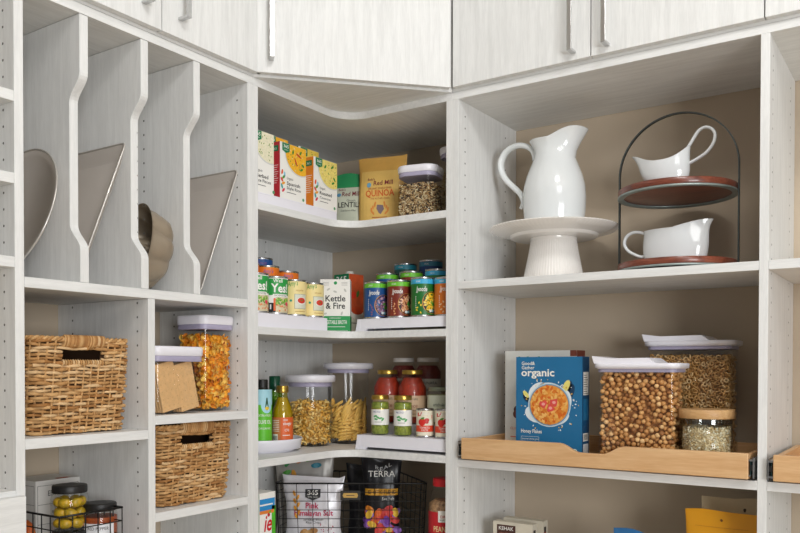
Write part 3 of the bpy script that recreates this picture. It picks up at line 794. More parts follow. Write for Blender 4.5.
pouch('lentil_bag', (-1.548, 2.030, Z1), .35, .112, .05, .176, M('2f9a5f', .45, var=.05), 'green bag of lentils with a pale label, left of the quinoa bag', art_lentil, seed=2)
def art_quinoa(mb, f):
    brect(mb, f, -.064, .012, .058, .172, M('e2ba66', .6))
    mb.text(f, "Bob's", -.030, .142, .008, M('7b2430', .5), .0012, bold=.02); mb.text(f, 'Red Mill', .010, .126, .015, M('7b2430', .5), .0012, bold=.03, width=.062); mb.disc(f, -.036, .128, .007, .008, M('6fa7c4', .5), .0012)
    mb.text(f, 'ORGANIC WHOLE GRAIN', 0, .113, .006, M('a8442a', .5), .0012, width=.075); mb.text(f, 'QUINOA', 0, .092, .020, M('d7622a', .5), .0012, bold=.045, width=.092)
    mb.text(f, 'THE MOTHER GRAIN', 0, .082, .006, M('a8442a', .5), .0012, width=.06)
    for s_ in (-1, 1):
        for i in range(6): leaf(mb, f, s_*(.020+.006*sin(i)), .040+i*.006, .006, s_*(1+i*.15), M('e08a3c', .5), .0012)
    mb.poly(f, [(-.008, .066), (.010, .064), (.014, .052), (.004, .036), (-.002, .040), (-.010, .054)], M('7d6c73', .5), .0012)
    mb.rect(f, -.024, .026, .024, .028, M('a8442a', .5), .0012)
pouch('quinoa_bag', (-1.436, 2.045, Z1), .30, .156, .060, .215, M('d6a552', .5, var=.08), 'yellow and orange bag of quinoa between the lentils and the clear container', art_quinoa, seed=4, notch=.05)

# clear container of mixed rice
container((-1.267, 1.997, Z1), .114, .100, .150, .032, 'short clear container of dark speckled wild rice on the top corner shelf', rot=.2, flare=.004, rd=False, body_r=.03)
GR = [M(h_, .55, var=.15, scale=120) for h_ in ('cdb48a', 'b3925f', 'e0cfa6', '3b2c20', '7a5330')]
mb = MB(); rnd = random.Random(9); ov_, of_ = octa(.0018, .0018, .0052, 5)
def pl(mb, x, y, z): mb.inst(ov_, of_, GR[rnd.choice((0, 0, 1, 1, 2, 2, 3, 3, 4))], Matrix.Translation((x, y, z)) @ rotm(rnd))
fill(mb, rnd, .103, .089, .006, .100, .0050, pl, 2, topvar=.002, core=GR[1])
stuff('wild_rice', (-1.267, 1.997, Z1+.001), mb, 'speckled wild rice blend filling the short clear container', 'rice', .2)
container((-1.200, 2.112, Z1), .100, .100, .222, .032, 'tall clear container half hidden behind the right post of the top corner shelf', flare=.004, body_r=.03)
mb = MB(); 
def pl(mb, x, y, z): mb.inst(ov_, of_, GR[rnd.choice((0, 2, 2, 1))], Matrix.Translation((x, y, z)) @ rotm(rnd))
fill(mb, rnd, .090, .090, .006, .150, .0062, pl, 1.5, topvar=.002, core=GR[0])
stuff('rice', (-1.200, 2.112, Z1+.001), mb, 'pale rice in the tall container by the right post', 'rice')

# -- second corner shelf
riser((-1.490, 1.693, Z2+.0002), pi/2, .296, 3, 'white stepped riser under the soup cans on the second corner shelf', slot=False, h0=.037, step=.041, dep=.084)
riser((-1.2895, 1.9275, Z2+.0002), 0, .345-.03, 3, 'white stepped riser under the bean cans on the second corner shelf', h0=.037, step=.034, dep=.083)
def can(name, loc, r, h, rot, art, label, group=None, wrap=None, detail=True):
    """ribbed steel can with a printed wrap. local +x is the front"""
    t = thing(name, label, 'can', loc, rot, group)
    mb = MB().lathe([(r*.93, .0015), (r*.95, 0), (r*1.0, .0008), (r*1.0, .003), (r*.975, .005), (r*.975, h-.005), (r*1.0, h-.003), (r*1.0, h-.0006), (r*.97, h), (r*.93, h-.0035), (r*.7, h-.003), (r*.68, h-.0025), (r*.1, h-.003)], TIN, 44)
    mb.tube([(r*.25+.009*cos(a), .006*sin(a), h-.0015) for a in [2*pi*i/12 for i in range(12)]], .0009, TIN, 5, True)
    obj('can_body', mb, t)
    mb = MB().lathe([(r*.985, .0055), (r*.985, h-.0055)], wrap, 44, cap0=False, cap1=False)
    art(mb, cyl(r*.987, 0, 0), r, h); obj('label', mb, t)
    return t
def band(mb, f, r, z0, z1, mat, h=.0002, a=pi, n=30): mb.rect(f, -r*a, z0, r*a, z1, mat, h, n=n)
def art_yes(mb, f, r, h):
    W_ = PRW; band(mb, f, r, h*.50, h*.93, M('2f9e48', .45)); band(mb, f, r, .006, h*.30, M('1a1a18', .5), .0003)
    mb.text(f, 'Well', -.006, h*.83, .010, W_, .0008, bold=.03); mb.text(f, 'Yes!', 0, h*.58, .024, W_, .0008, bold=.06, width=.050)
    mb.rect(f, -.020, h*.45, .024, h*.53, PRW, .0006, n=8); mb.text(f, 'CHICKEN NOODLE', .002, h*.47, .005, DK, .0010, width=.036)
    rnd = random.Random(8)
    mb.rect(f, -.012, .006, .034, h*.45, M('d8c9a4', .5), .0006, n=8)
    for i in range(90):
        x = rnd.uniform(-.011, .032); y = rnd.uniform(.009, h*.43)
        c = rnd.choice(('7fae3a', '5e9a2f', 'a5c64b')) if y > h*.25 else rnd.choice(('d9b98a', 'e4d3b0', 'e5743c', 'c49a62'))
        mb.disc(f, x, y, .0032, .0022, M(c, .5), .0009, 6, rot=rnd.uniform(0, 3))
    mb.disc(f, .022, h*.28, .0055, .0055, M('e23b58', .5), .0011, 12); mb.rect(f, -.018, .010, -.0125, h*.42, M('e5652b', .5), .0008)
    mb.rect(f, -.030, .010, -.020, h*.28, DK, .0006); mb.rect(f, -.028, .014, -.024, h*.26, PRW, .0008)
def art_amy(mb, f, r, h):
    mb.text(f, "Amy's", -.016, h*.82, .015, M('4e9a47', .5), .0008, bold=.01, shear=.3, width=.030, rot=.15)
    mb.rect(f, -.012, h*.2, .026, h*.60, M('8b9390', .5), .0006, n=8); mb.rect(f, -.011, h*.21, .025, h*.59, M('d9dbc8', .5), .0008, n=8)
    mb.disc(f, .009, h*.42, .0145, .010, PRW, .0010); mb.disc(f, .009, h*.425, .0125, .0082, M('d3402a', .5), .0013); leaf(mb, f, .009, h*.43, .003, .5, M('3f8a35', .5), .0016)
    mb.disc(f, -.022, h*.42, .0035, .0035, M('2f9b83', .5), .0008); mb.rect(f, -.010, h*.12, .022, h*.135, M('b58a3a', .5), .0006, n=6)
    mb.text(f, 'ORGANIC', .004, h*.68, .004, M('b58a3a', .5), .0008)
def art_top(hexs, txt):
    def a(mb, f, r, h):
        band(mb, f, r, h*.72, h*.94, M(hexs, .45)); mb.text(f, txt, 0, h*.79, .011, M('8b5fa0', .5), .0008, shear=.3, width=.03, bold=.02)
    return a
zc = Z2+.0375; cL = -1.5325; rot_l = -.72
WC = M('efeeda', .5)
can('soup_can', (cL, 1.588, zc), .0355, .107, rot_l+.2, art_yes, 'green and white soup can in the front row, leftmost and half behind the post', None, PRW)
can('soup_can', (cL, 1.665, zc), .0355, .105, rot_l+.28, art_yes, 'green and white soup can in the front row, beside the first pale yellow can', None, PRW)
AMY = M('f3df9c', .5, var=.03)
can('soup_can', (cL, 1.743, zc), .0360, .103, rot_l+.25, art_amy, 'pale yellow soup can with a red soup bowl, right of the green cans', None, AMY)
can('soup_can', (cL+.003, 1.819, zc), .0350, .101, rot_l+.3, art_amy, 'pale yellow soup can half hidden by the white broth carton', None, AMY)
a1 = art_top('ee7a22', "Amy's"); a2 = art_top('2a5fa8', 'Soup')
can('soup_can', (cL-.084, 1.640, zc+.0412), .0355, .105, rot_l, a1, 'orange topped soup can in the middle row, nearest the left post', None, M('f0b93f', .5))
can('soup_can', (cL-.084, 1.722, zc+.0412), .0355, .105, rot_l, a1, 'orange topped soup can in the middle row, above the green can', None, M('f0b93f', .5))
can('soup_can', (cL-.084, 1.806, zc+.0412), .0355, .098, rot_l, a1, 'orange topped soup can in the middle row, behind the pale yellow can', None, M('f0b93f', .5))
can('soup_can', (cL-.168, 1.695, zc+.0822), .0355, .108, rot_l, a2, 'blue topped soup can in the back row, nearest the left post', None, M('3b6fb5', .5))
can('soup_can', (cL-.168, 1.785, zc+.0822), .0355, .100, rot_l, a2, 'blue topped soup can in the back row, behind the orange topped cans', None, M('3b6fb5', .5))

# broth carton facing the camera
mb = MB(); wv, dv, hv = .0895, .056, .158
mb.box((-wv/2, 0, 0), (wv/2, dv, hv), PRW); f = flat((0, 0, 0), (1, 0, 0), (0, 0, 1)); KG = M('23974f', .45); fs_ = flat((wv/2, dv/2, 0), (0, 1, 0), (0, 0, 1))
mb.rect(f, -wv/2, 0, wv/2, .048, KG); mb.rect(fs_, -dv/2, 0, dv/2, .048, KG); mb.rect(f, -wv/2+.006, .004, wv/2-.006, .0047, PRW, .0008)
mb.text(f, 'Kettle', .001, .092, .019, BLK, .0008, bold=.03, width=.060); mb.text(f, '& Fire', .001, .070, .019, BLK, .0008, bold=.03, width=.058)
mb.text(f, 'ORGANIC', 0, .0400, .004, PRW, .0008, width=.034); mb.text(f, 'VEGETABLE BROTH', 0, .024, .012, PRW, .0008, bold=.02, width=.070); mb.rect(f, -.03, .015, .03, .0165, PRW, .0008)
mb.disc(f, .001, .147, .005, .005, KG); 
for x in (-.028, .028):
    for k in range(3): mb.rect(f, x-.009, .148-.004*k, x+.009, .1488-.004*k, M('8a8a84', .5), .0008)
for (x, y, rr) in ((-.02, .128, .6), (.03, .125, 2.1), (-.03, .055, .3), (.02, .056, 1.2), (.0, .121, 2.8)): leaf(mb, f, x, y, .006, rr, M('c9c9c2', .5), .0008)
o = obj('broth_carton', mb, None, (-1.512, 1.905, Z2), bevel=0); o.rotation_euler = (0, 0, .58); tag(o, 'white and green vegetable broth carton standing in the corner between the risers', 'carton')
# tomato soup carton behind
mb = MB(); mb.box((-.0325, -.0325, 0), (.0325, .0325, .186), M('d9d3bd', .5)); f = flat((.0325, 0, 0), (0, 1, 0), (0, 0, 1)); g_ = flat((0, -.0325, 0), (1, 0, 0), (0, 0, 1)); 
mb.rect(f, -.0325, .055, .0325, .186, M('c9532b', .5, var=.12, scale=60)); mb.disc(f, .004, .062, .028, .018, M('e7e1d2', .5), .0008); mb.disc(f, .004, .072, .026, .012, M('cf4a22', .5), .0011); leaf(mb, f, .006, .125, .012, 1.2, M('4b7c34', .5), .0011); mb.disc(f, -.012, .12, .011, .011, M('d9371f', .5), .0010)
mb.rect(f, -.022, .032, .02, .034, DK)
mb.rect(g_, -.0325, .130, .0325, .186, G365); mb.text(g_, '365', 0, .160, .020, PRW, .0008, bold=.04, width=.045); mb.rect(g_, -.0325, 0, .0325, .130, M('d9d3bd', .5))
mb.lathe([(.0125, .186), (.0125, .195), (.011, .197)], M('d8d5cc', .5), 24, c=(.004, 0))
o = obj('soup_carton', mb, None, (-1.560, 2.035, Z2), bevel=0); o.rotation_euler = (0, 0, -.12); tag(o, 'red orange tomato soup carton with a green side, behind the white broth carton', 'carton')

# bean cans
def art_bean(bc, beans, topc, txt='Jyoode'):
    def a(mb, f, r, h):
        band(mb, f, r, h*.83, h*.945, M(topc, .4), .0003); mb.text(f, 'ORGANIC', -.020, h*.865, .005, PRW, .0008, width=.014)
        mb.text(f, txt, -.010, h*.64, .014, PRW, .0010, bold=.03, width=.032, shear=.2)
        c_x, c_y, rr = .022, h*.36, .030; rnd = random.Random(sum(map(ord, bc)))
        cl_ = lambda p: (min(.038, p[0]), max(.0062, p[1]))
        mb.poly(f, [cl_((c_x+rr*cos(2*pi*i/40), c_y+rr*1.05*sin(2*pi*i/40))) for i in range(40)], M('d99a4a', .5), .0006)
        q = rr-.002; mb.poly(f, [cl_((c_x+q*cos(2*pi*i/40), c_y+q*1.05*sin(2*pi*i/40))) for i in range(40)], M('3a2018', .5), .0009)
        for i in range(110):
            t_ = rnd.uniform(0, 2*pi); k = (rr-.004)*sqrt(rnd.random()); x, y = c_x+k*cos(t_), c_y+k*sin(t_)
            if x < .036 and y > .010: mb.disc(f, x, y, .0034, .0022, M(rnd.choice(beans), .4), .0012+.0001*(i % 5), 7, rot=rnd.uniform(0, 3))
        for i in range(7):
            leaf(mb, f, .026+rnd.uniform(-.005, .006), h*.33+rnd.uniform(-.006, .008), .005, rnd.uniform(0, 3), M('4d9a35', .5), .0019)
        for x in (.016, .024): mb.disc(f, x, .017, .0042, .0042, M(('dfe6e4', '8fc1c9')[x > .02], .5), .0021, 12)
        for i in range(5): mb.disc(f, -.018+rnd.uniform(-.007, .007), .012+i*.007, .0036, .0022, M(beans[0], .4), .0009, 8, rot=rnd.uniform(0, 3))
        for i in range(6): mb.rect(f, -.028, .055-.006*i, -.026, .058-.006*i, PRW, .0008)
    return a
BL, BR, GN, OR_ = '1d4f8c', '7e2f20', '1f6e2c', 'd1701f'
AB = art_bean(BL, ('8b5f78', 'b79ab0', '5c3350'), '6cc030'); AR = art_bean(BR, ('e0a070', 'c97c4c', 'eec09a'), '6cc030'); AG = art_bean(GN, ('f4cf3a', 'e8b81e', 'f8e06a'), '3fb0dc'); AO = art_bean(OR_, ('e8c79a', 'd0a26a', 'f0dcb8'), '3fb0dc')
zb = Z2+.0375; rr_ = -.85
for i, (ar, hx, nm) in enumerate(((AB, BL, 'blue bean can with a lime top band in the front row'), (AR, BR, 'brown bean can with a lime top band in the front row'), (AG, GN, 'green chickpea can with a blue top band in the front row'), (AO, OR_, 'orange bean can cut off by the right post, front row'))):
    can('bean_can', (-1.405+.083*i if i < 3 else -1.1665, 1.966 if i < 3 else 1.975, zb), .0358 if i < 3 else .0345, .110+(.003 if i == 2 else 0), rr_, ar, nm, None, M(hx, .4))
for i, (ar, hx, nm) in enumerate(((AB, BL, 'blue bean can with a lime top band in the middle row'), (AR, BR, 'brown bean can with a lime top band in the middle row'), (AG, GN, 'green bean can with a blue top band in the middle row'))):
    can('bean_can', (-1.423+.089*i, 2.052, zb+.0345), .0350, .111, rr_, ar, nm, None, M(hx, .4))
AT = art_bean('1c5a4c', ('e0c89a',), '2d93a8'); AT2 = art_bean('1d3f7a', ('e0c89a',), '3b83a0')
can('bean_can', (-1.413, 2.137, zb+.0685), .0360, .115, rr_, AT, 'dark green can with a teal top band, left of the back row', None, M('1f5a50', .4))
can('bean_can', (-1.318, 2.137, zb+.0685), .0370, .119, rr_, AT2, 'dark blue can with a teal top band, right of the back row', None, M('1d3f7a', .4))

# -- third corner shelf
t = thing('turntable', 'round white turntable tray under the oil bottles', 'turntable', (-1.660, 1.737, Z3))
obj('base', MB().lathe([(.10, 0), (.10, .006)], WHITEP, 48), t)
obj('tray', MB().lathe([(.114, .0065), (.119, .008), (.122, .030), (.125, .036), (.1235, .038), (.1215, .036), (.1175, .013), (.0, .012)], WHITEP, 72, cap1=False), t)
zt_ = Z3+.0125
GG = clear((.55, .78, .28), 'green_bottle_glass', .08, .7); GA = clear((.93, .88, .42), 'amber_bottle_glass', .08, .7)
def bottle(name, loc, r, h, neck, hs, glassm, oil, capm, caph, label, art=None, rot=0, capr=None):
    t = thing(name, label, 'bottle', loc, rot)
    pr = [(r*.88, 0), (r, .005), (r, hs), (r*.96, hs+(h-hs)*.14), (r*.72, hs+(h-hs)*.36), (neck*1.1, hs+(h-hs)*.58), (neck, hs+(h-hs)*.68), (neck, h-caph*.5)]
    obj('glass', MB().lathe(pr, glassm, 40), t)
    if oil: obj('oil', MB().lathe([(a*.93, max(.004, b)) for a, b in pr[:6]], oil, 36), t)
    c_ = capr or neck*1.25
    obj('cap', MB().lathe([(c_, h-caph), (c_*1.02, h-caph+.001), (c_*1.02, h-.002), (c_*.9, h)], capm, 36), t)
    if art: mb = MB(); art(mb, cyl(r, 0, 0), r, h); obj('label', mb, t)
    return t
def art_g(mb, f, r, h):
    band(mb, f, r, .010, .125, M('63c22e', .45), .0004, 1.9); band(mb, f, r, .125, .168, M('a9dbe8', .45), .0005, 1.2)
    mb.disc(f, .006, .125, .017, .024, M('a9dbe8', .45), .0008); mb.poly(f, [(.0, .115), (.012, .115), (.009, .130), (.007, .145), (.004, .145), (.002, .130)], M('1d4d2c', .5), .0011); mb.disc(f, .006, .115, .006, .005, M('e9c63a', .5), .0013)
    mb.text(f, 'EXTRA VIRGIN', .0, .092, .007, PRW, .0010, width=.038); mb.text(f, 'OLIVE OIL', 0, .072, .011, PRW, .0010, bold=.03, width=.038); mb.text(f, 'ORGANIC', 0, .056, .006, PRW, .0010)
bottle('oil_bottle', (-1.598, 1.683, zt_), .0265, .196, .012, .150, M('1c1a16', .15, var=0, coat=.5), None, BLID, .028, 'dark oil bottle with a bright green label, half behind the left post', art_g, -.55)
bottle('oil_bottle', (-1.652, 1.792, zt_), .026, .205, .013, .135, GG, M('7da324', .2), M('0f4e36', .3), .045, 'green glass oil bottle with a dark green cap, behind the other two bottles', None, 0, .0165)
def art_a(mb, f, r, h):
    band(mb, f, r, .018, .088, M('e2662b', .45), .0004, 1.75)
    mb.rect(f, -.038, .020, -.006, .086, M('c87a4c', .5), .0007, n=8); mb.rect(f, -.034, .022, -.014, .040, PRW, .0010, n=4)
    for i in range(7): mb.rect(f, -.032+.0025*i, .024, -.0308+.0025*i, .036, BLK, .0013)
    for i in range(7): mb.rect(f, -.034, .048+.005*i, -.010, .0495+.005*i, PRW, .0010, n=3)
    mb.text(f, 'the', .008, .078, .007, PRW, .0010); mb.text(f, 'vinegar', .014, .066, .010, PRW, .0010, bold=.02, width=.026); mb.text(f, 'Oil', .012, .048, .008, PRW, .0010); mb.rect(f, .0, .036, .022, .038, PRW, .001, n=3)
bottle('oil_bottle', (-1.575, 1.742, zt_), .0295, .178, .0135, .098, GA, M('b9a02a', .2, name='golden_oil'), GOLD, .020, 'small golden oil bottle with an orange label and gold cap', art_a, -.83)

# pasta drums
container((-1.637, 1.9375, Z3), .132, .132, .220, .036, 'round clear canister of ribbon pasta with a white lid', rd=True, flare=.012)
PST = [M('f3c566', .55, var=.1, scale=60), M('ebb54e', .55, var=.1, scale=60), M('fada8c', .55, var=.08, scale=60)]
mb = MB(); rnd = random.Random(12)
def pl(mb, x, y, z):
    v = []; n = 7; Ln = .011*rnd.uniform(.8, 1.2); wd = .0032; tw = rnd.uniform(.6, 1.6); th = .0007; ph = rnd.uniform(0, 3)
    for i in range(n):
        u = 2*i/(n-1)-1; a = tw*u
        for s_ in (-1, 1):
            for hh in (-th, th): v.append(Vector((u*Ln, s_*wd*cos(a)+.003*sin(2.5*u+ph), s_*wd*sin(a)+hh+.0035*cos(2.2*u))))
    f = []
    for i in range(n-1):
        a = i*4; b = a+4; f += [(a, b, b+2, a+2), (a+3, b+3, b+1, a+1), (a+1, b+1, b, a), (a+2, b+2, b+3, a+3)]
    mb.inst(v, f, rnd.choice(PST), Matrix.Translation((x, y, z)) @ rotm(rnd))
fill(mb, rnd, .118, .118, .010, .138, .0088, pl, 2.4, True, topvar=.006, core=PST[1])
stuff('ribbon_pasta', (-1.637, 1.9375, Z3), mb, 'loose yellow ribbon pasta filling the front canister', 'pasta')
container((-1.598, 2.082, Z3), .132, .132, .258, .032, 'taller round clear canister of penne behind the ribbon pasta', rd=True, flare=.014)
pc = (-1.598, 2.082)
def penne_mb():
    n = 12; r = .0042; L_ = .026; rings = []
    for rr2, s_ in ((r, 1), (r*.72, -1)):
        rg = []
        for z0 in ((-1, 1) if s_ > 0 else (1, -1)):
            rg.append([(rr2*cos(2*pi*j/n)*(1 if j % 2 else 1.06 if s_ > 0 else 1), rr2*sin(2*pi*j/n), z0*L_+rr2*cos(2*pi*j/n)*.9) for j in range(n)])
        rings += rg
    return MB().loft(rings, PST[0], False, False, closed=True)
pn = None; rnd = random.Random(21); cnt = 0
for k in range(12):
    for i in range(11):
        a = -1.0+(-.5+i/10)*3.4; rad = .0555 if i % 2 else .047; z = Z3+.012+k*.0098+rnd.uniform(-.002, .002)
        if k > 9 and rnd.random() < .4: continue
        if pn is None: pn = obj('penne', penne_mb()); o = pn
        else: o = pn.copy(); col.objects.link(o)
        o.location = (pc[0]+rad*cos(a), pc[1]+rad*sin(a), z+.004)
        tilt = rnd.choice((1.45, 1.5, 1.62, 1.2, 1.85)) if k < 7 else rnd.uniform(.5, 1.2)
        q = Vector((cos(a), sin(a), 0)); tan = Vector((-sin(a), cos(a), 0)); d_ = (tan*sin(tilt)+Vector((0, 0, 1))*cos(tilt)+q*(-.12)).normalized()
        if (o.location.z-Z3) + abs(d_.z)*.028 > .165: continue
        o.rotation_euler = d_.to_track_quat('Z', 'X').to_euler(); lift = abs(d_.z)*.02 if k == 0 else 0; o.location.z += lift
        tag(o, 'yellow penne tube in the taller round canister', 'pasta tube', 'penne in the taller canister')

# riser with jars
riser((-1.290, 1.9275, Z3+.0002), 0, .315, 3, 'white stepped riser under the pesto and sauce jars, third corner shelf', h0=.043, step=.030, dep=.085)
zj = Z3+.0435
PES = M('6d7f1f', .5, var=.4, scale=160, col2='a3ad46', name='pesto'); SAU = M('9c2a14', .5, var=.25, scale=90, col2='b8391f', name='tomato_sauce')
def lab_pesto(mb, r):
    f = cyl(r, 0, 0); mb.rect(f, -r*2.1, .030, r*2.1, .076, PRW, .0006, n=24); mb.rect(f, -r*2.1, .076, r*2.1, .078, GOLD, .0006, n=24)
    mb.text(f, 'PESTO', -.008, .066, .006, M('3b4a8a', .5), .0010, width=.022)
    for (x, y, rr) in ((-.012, .056, .4), (-.004, .052, 2.6), (.004, .050, .2), (-.010, .047, 2.9), (.010, .046, .9)): leaf(mb, f, x, y, .006, rr, M('5fae6c', .5), .0010)
    mb.rect(f, -.014, .038, .008, .0395, M('8a8a84', .5), .0010, n=4)
for i, (x, l_) in enumerate(((-1.391, 'pesto jar with a gold lid and white label, left one at the front'), (-1.309, 'pesto jar with a gold lid and white label, right one at the front'))):
    jar((x, 1.968, zj), .0265, .118, 'pesto_jar', l_, PES, GOLD, .013, lab_pesto, shoulder=.010, neck=.90, rot=-1.05, fillk=.93)
def lab_sauce(mb, r):
    f = cyl(r, 0, 0); mb.rect(f, -r*1.6, .022, r*1.6, .085, M('d7b795', .6), .0006, n=24); mb.text(f, 'TOMATO BASIL', 0, .072, .007, BLK, .0010, width=.04); mb.text(f, 'Sauce', 0, .050, .012, M('8a3a22', .5), .0010); mb.rect(f, -.02, .040, .02, .0412, DK, .001, n=5); mb.rect(f, -.02, .030, .02, .0312, DK, .001, n=5)
for i, (x, l_) in enumerate(((-1.425, 'tomato sauce jar with a kraft label, left one of the middle row'), (-1.333, 'tomato sauce jar with a kraft label, right one of the middle row'))):
    jar((x, 2.055, zj+.0305), .0435, .162, 'sauce_jar', l_, SAU, GOLD, .013, lab_sauce, shoulder=.040, neck=.66, rot=-1.05, fillk=.93)
def lab_dark(mb, r):
    f = cyl(r, 0, 0); mb.rect(f, -r*1.3, .05, r*1.3, .105, M('cfc9bd', .6), .0006, n=20); mb.text(f, 'MARINARA', 0, .088, .009, DK, .001); mb.text(f, 'No. 3', 0, .068, .01, DK, .001)
for i, (x, l_) in enumerate(((-1.421, 'dark sauce jar with a white lid, left one in the back row'), (-1.330, 'dark sauce jar with a white lid, right one in the back row'))):
    jar((x, 2.140, zj+.0605), .0415, .170, 'sauce_jar', l_, M('6e2016', .5, var=.2, scale=80), M('d9d4cf', .4), .013, lab_dark, shoulder=.030, neck=.74, rot=-1.05, fillk=.93)
def art_tom(mb, f, r, h):
    band(mb, f, r, h*.2, h*.42, M('e04a2c', .45), .0004); mb.poly(f, [(-.022, h*.86), (-.008, h*.90), (.010, h*.88), (.024, h*.78), (.024, h*.66), (.006, h*.76), (-.012, h*.76), (-.022, h*.74)], M('cf2027', .45), .0006)
    mb.text(f, 'CENTO', .0, h*.78, .008, PRW, .0010, width=.030, bold=.02); mb.disc(f, -.008, h*.54, .0105, .0105, M('d42a22', .4), .0008); mb.disc(f, .006, h*.58, .008, .008, M('c41f1c', .4), .0007); leaf(mb, f, -.006, h*.67, .006, .4, M('4f8d37', .5), .0010)
    mb.disc(f, .017, h*.52, .006, .008, M('f1efe2', .5), .0009); mb.text(f, 'TOMATO', -.0, h*.31, .006, PRW, .0010, width=.03); mb.text(f, 'PASTE', -.0, h*.23, .005, PRW, .0010)
TW = M('ece4cd', .5)
can('tomato_can', (-1.2315, 1.966, zj), .0255, .082, -1.05, art_tom, 'small cream and red tomato can right of the pesto jars', None, TW)
can('tomato_can', (-1.168, 1.966, zj), .0255, .082, -1.05, art_tom, 'small cream and red tomato can half behind the right post', None, TW)
def lab_art(mb, r):
    f = cyl(r, 0, 0); mb.rect(f, -r*2, .010, r*2, .088, M('dfe3cd', .6), .0006, n=24); mb.text(f, 'artichoke', -.002, .056, .010, M('33553a', .5), .001, width=.034); mb.rect(f, -.015, .045, .01, .046, DK, .001, n=4)
jar((-1.234, 2.052, zj+.0305), .0365, .112, 'artichoke_jar', 'pale green labelled jar between the sauce jar and the right post', M('a9a878', .5), M('8a8f7a', .4, .5), .012, lab_art, rot=-1.05)
can('tomato_can', (-1.190, 2.140, zj+.0605), .034, .115, -1.05, art_tom, 'tomato can in the back row beside the right post', None, TW)

# -- wire basket with snack bags on the bottom corner shelf
ctr = Vector((-1.4575, 1.9165)); ax = Vector((.8305, .557)); ay = Vector((-.557, .8305))
qd = [(-.232, -.002), (.228, -.002), (.135, .292), (-.165, .292)]
ow = rounded([tuple(ax*a+ay*b) for a, b in qd], .02)
tb = wire_basket('wire_basket', ow, 0, .239, .046, 9, .0011, (ctr.x, ctr.y, Z4+.001), 'large black wire basket of snack bags on the bottom corner shelf', .0025, .05)
mb = MB(); f = flat(tuple(ax*-.004+ay*-.0045)+(.204,), tuple(ax)+(0,), (0, 0, 1))
vs = [f(x, y, h) for h in (0, .0015) for x, y in ((-.030, -.014), (.030, -.014), (.030, .014), (-.030, .014))]; mb.add(vs, [(3, 2, 1, 0), (4, 5, 6, 7), (0, 1, 5, 4), (1, 2, 6, 5), (2, 3, 7, 6), (3, 0, 4, 7)], M('2e2d2b', .5, .3))
mb.poly(f, [(-.020+.0*i+.022*0+(x), y) for i, (x, y) in enumerate(((0, -.007), (.040, -.007), (.043, 0), (.040, .007), (0, .007), (-.003, 0)))], M('c9a45c', .4, .6), .0019); mb.rect(f, -.012, -.001, .012, .001, DK, .0023)
obj('label_plate', mb, tb, label='dark label holder with a brass plate')
def snack(name, c2, w, d, h, mat, label, art, seed, rot=.59, lean=0, z=Z4+.004):
    """pillow bag: fat middle, flat crimped ends"""
    mb = MB(); rings = []; n = 44; zs = [0, .03, .07, .13, .2, .3, .4, .5, .6, .7, .8, .87, .93, .97, 1]
    def prof(q): return max(.03, sin(pi*min(1, max(0, (q-.02)/.96)))**.55) if .03 < q < .97 else .03
    def wq(q): return 1-.16*sin(pi*q)+.012*sin(23*q+seed)
    def top(x, q): return (.006*sin(11*x/w+seed)+.02*abs(x/w))*(q > .9)
    for q in zs:
        ring = []
        for j in range(n):
            a = 2*pi*j/n; x = w/2*wq(q)*abs(cos(a))**.7*(1 if cos(a) >= 0 else -1); y = d/2*prof(q)*abs(sin(a))**.9*(1 if sin(a) >= 0 else -1)
            wr = .003*sin(14*x/w*3+9*q+seed)*(.2+prof(q)*.4)
            ring.append((x, y+wr, q*h+top(x, q)))
        rings.append(ring)
    mb.loft(rings, mat)
    def f(x, y, hh):
        q = y/h; c_ = min(.999, abs(x)/(w/2*wq(q)))**(1/.7); sa = sqrt(max(0, 1-c_*c_))
        return Vector((x, -(d/2*prof(q)*sa**.9)+.003*sin(14*x/w*3+9*q+seed)*(.2+prof(q)*.4)-.0025-hh, y+top(x, q)))
    if art: art(mb, f, w, h)
    o = obj(name, mb, None, (c2.x, c2.y, z)); o.rotation_euler = (lean, 0, rot); return tag(o, label, 'bag')
BAGW = M('e9e7ec', .32, .15, var=.04, scale=9, bump=.3, name='white_film'); BAGG = M('a8a49e', .4, .2, var=.06, scale=8, name='silver_film')
def art_chip(mb, f, w, h):
    k = .62
    def tx(*a, **q): mb.text(f, *a, **q)
    mb.poly(f, [(-.022, h-.028), (.024, h-.028), (.024, h-.052), (.001, h-.062), (-.022, h-.052)], DK, .001); tx('365', .001, h-.045, .014, PRW, h=.0016, bold=.04, width=.032); tx('WHOLE FOODS', .001, h-.053, .004, PRW, h=.0016, width=.03)
    PK = M('c2305a', .5)
    tx('Pink', .0, h-.085, .018, PK, h=.001, bold=.04, width=.040); tx('Himalayan Salt', .004, h-.107, .017, PK, h=.001, bold=.04, width=.118)
    tx('Sprouted Brown', .004, h-.122, .007, DK, h=.001, width=.06); tx('Rice Chips', .004, h-.131, .007, DK, h=.001, width=.045)
    for i in range(7): leaf(mb, f, -.052+(.006 if i % 2 else -.004)+.001*i, h-.042-.011*i, .009, 1.1 if i % 2 else 2.0, M('f2a93b', .5), .001)
    rnd = random.Random(4)
    for i in range(8): mb.disc(f, -.018+rnd.uniform(-.03, .03), h-.165+rnd.uniform(-.012, .012), .014, .009, M(rnd.choice(('b98a52', 'a87640', 'c99d66')), .6), .001+.0002*i, 10, rot=rnd.uniform(0, 3))
    for i in range(26): mb.disc(f, .045+rnd.uniform(-.022, .02), h-.160+rnd.uniform(-.03, .03), .0016, .0016, PK, .001, 6)
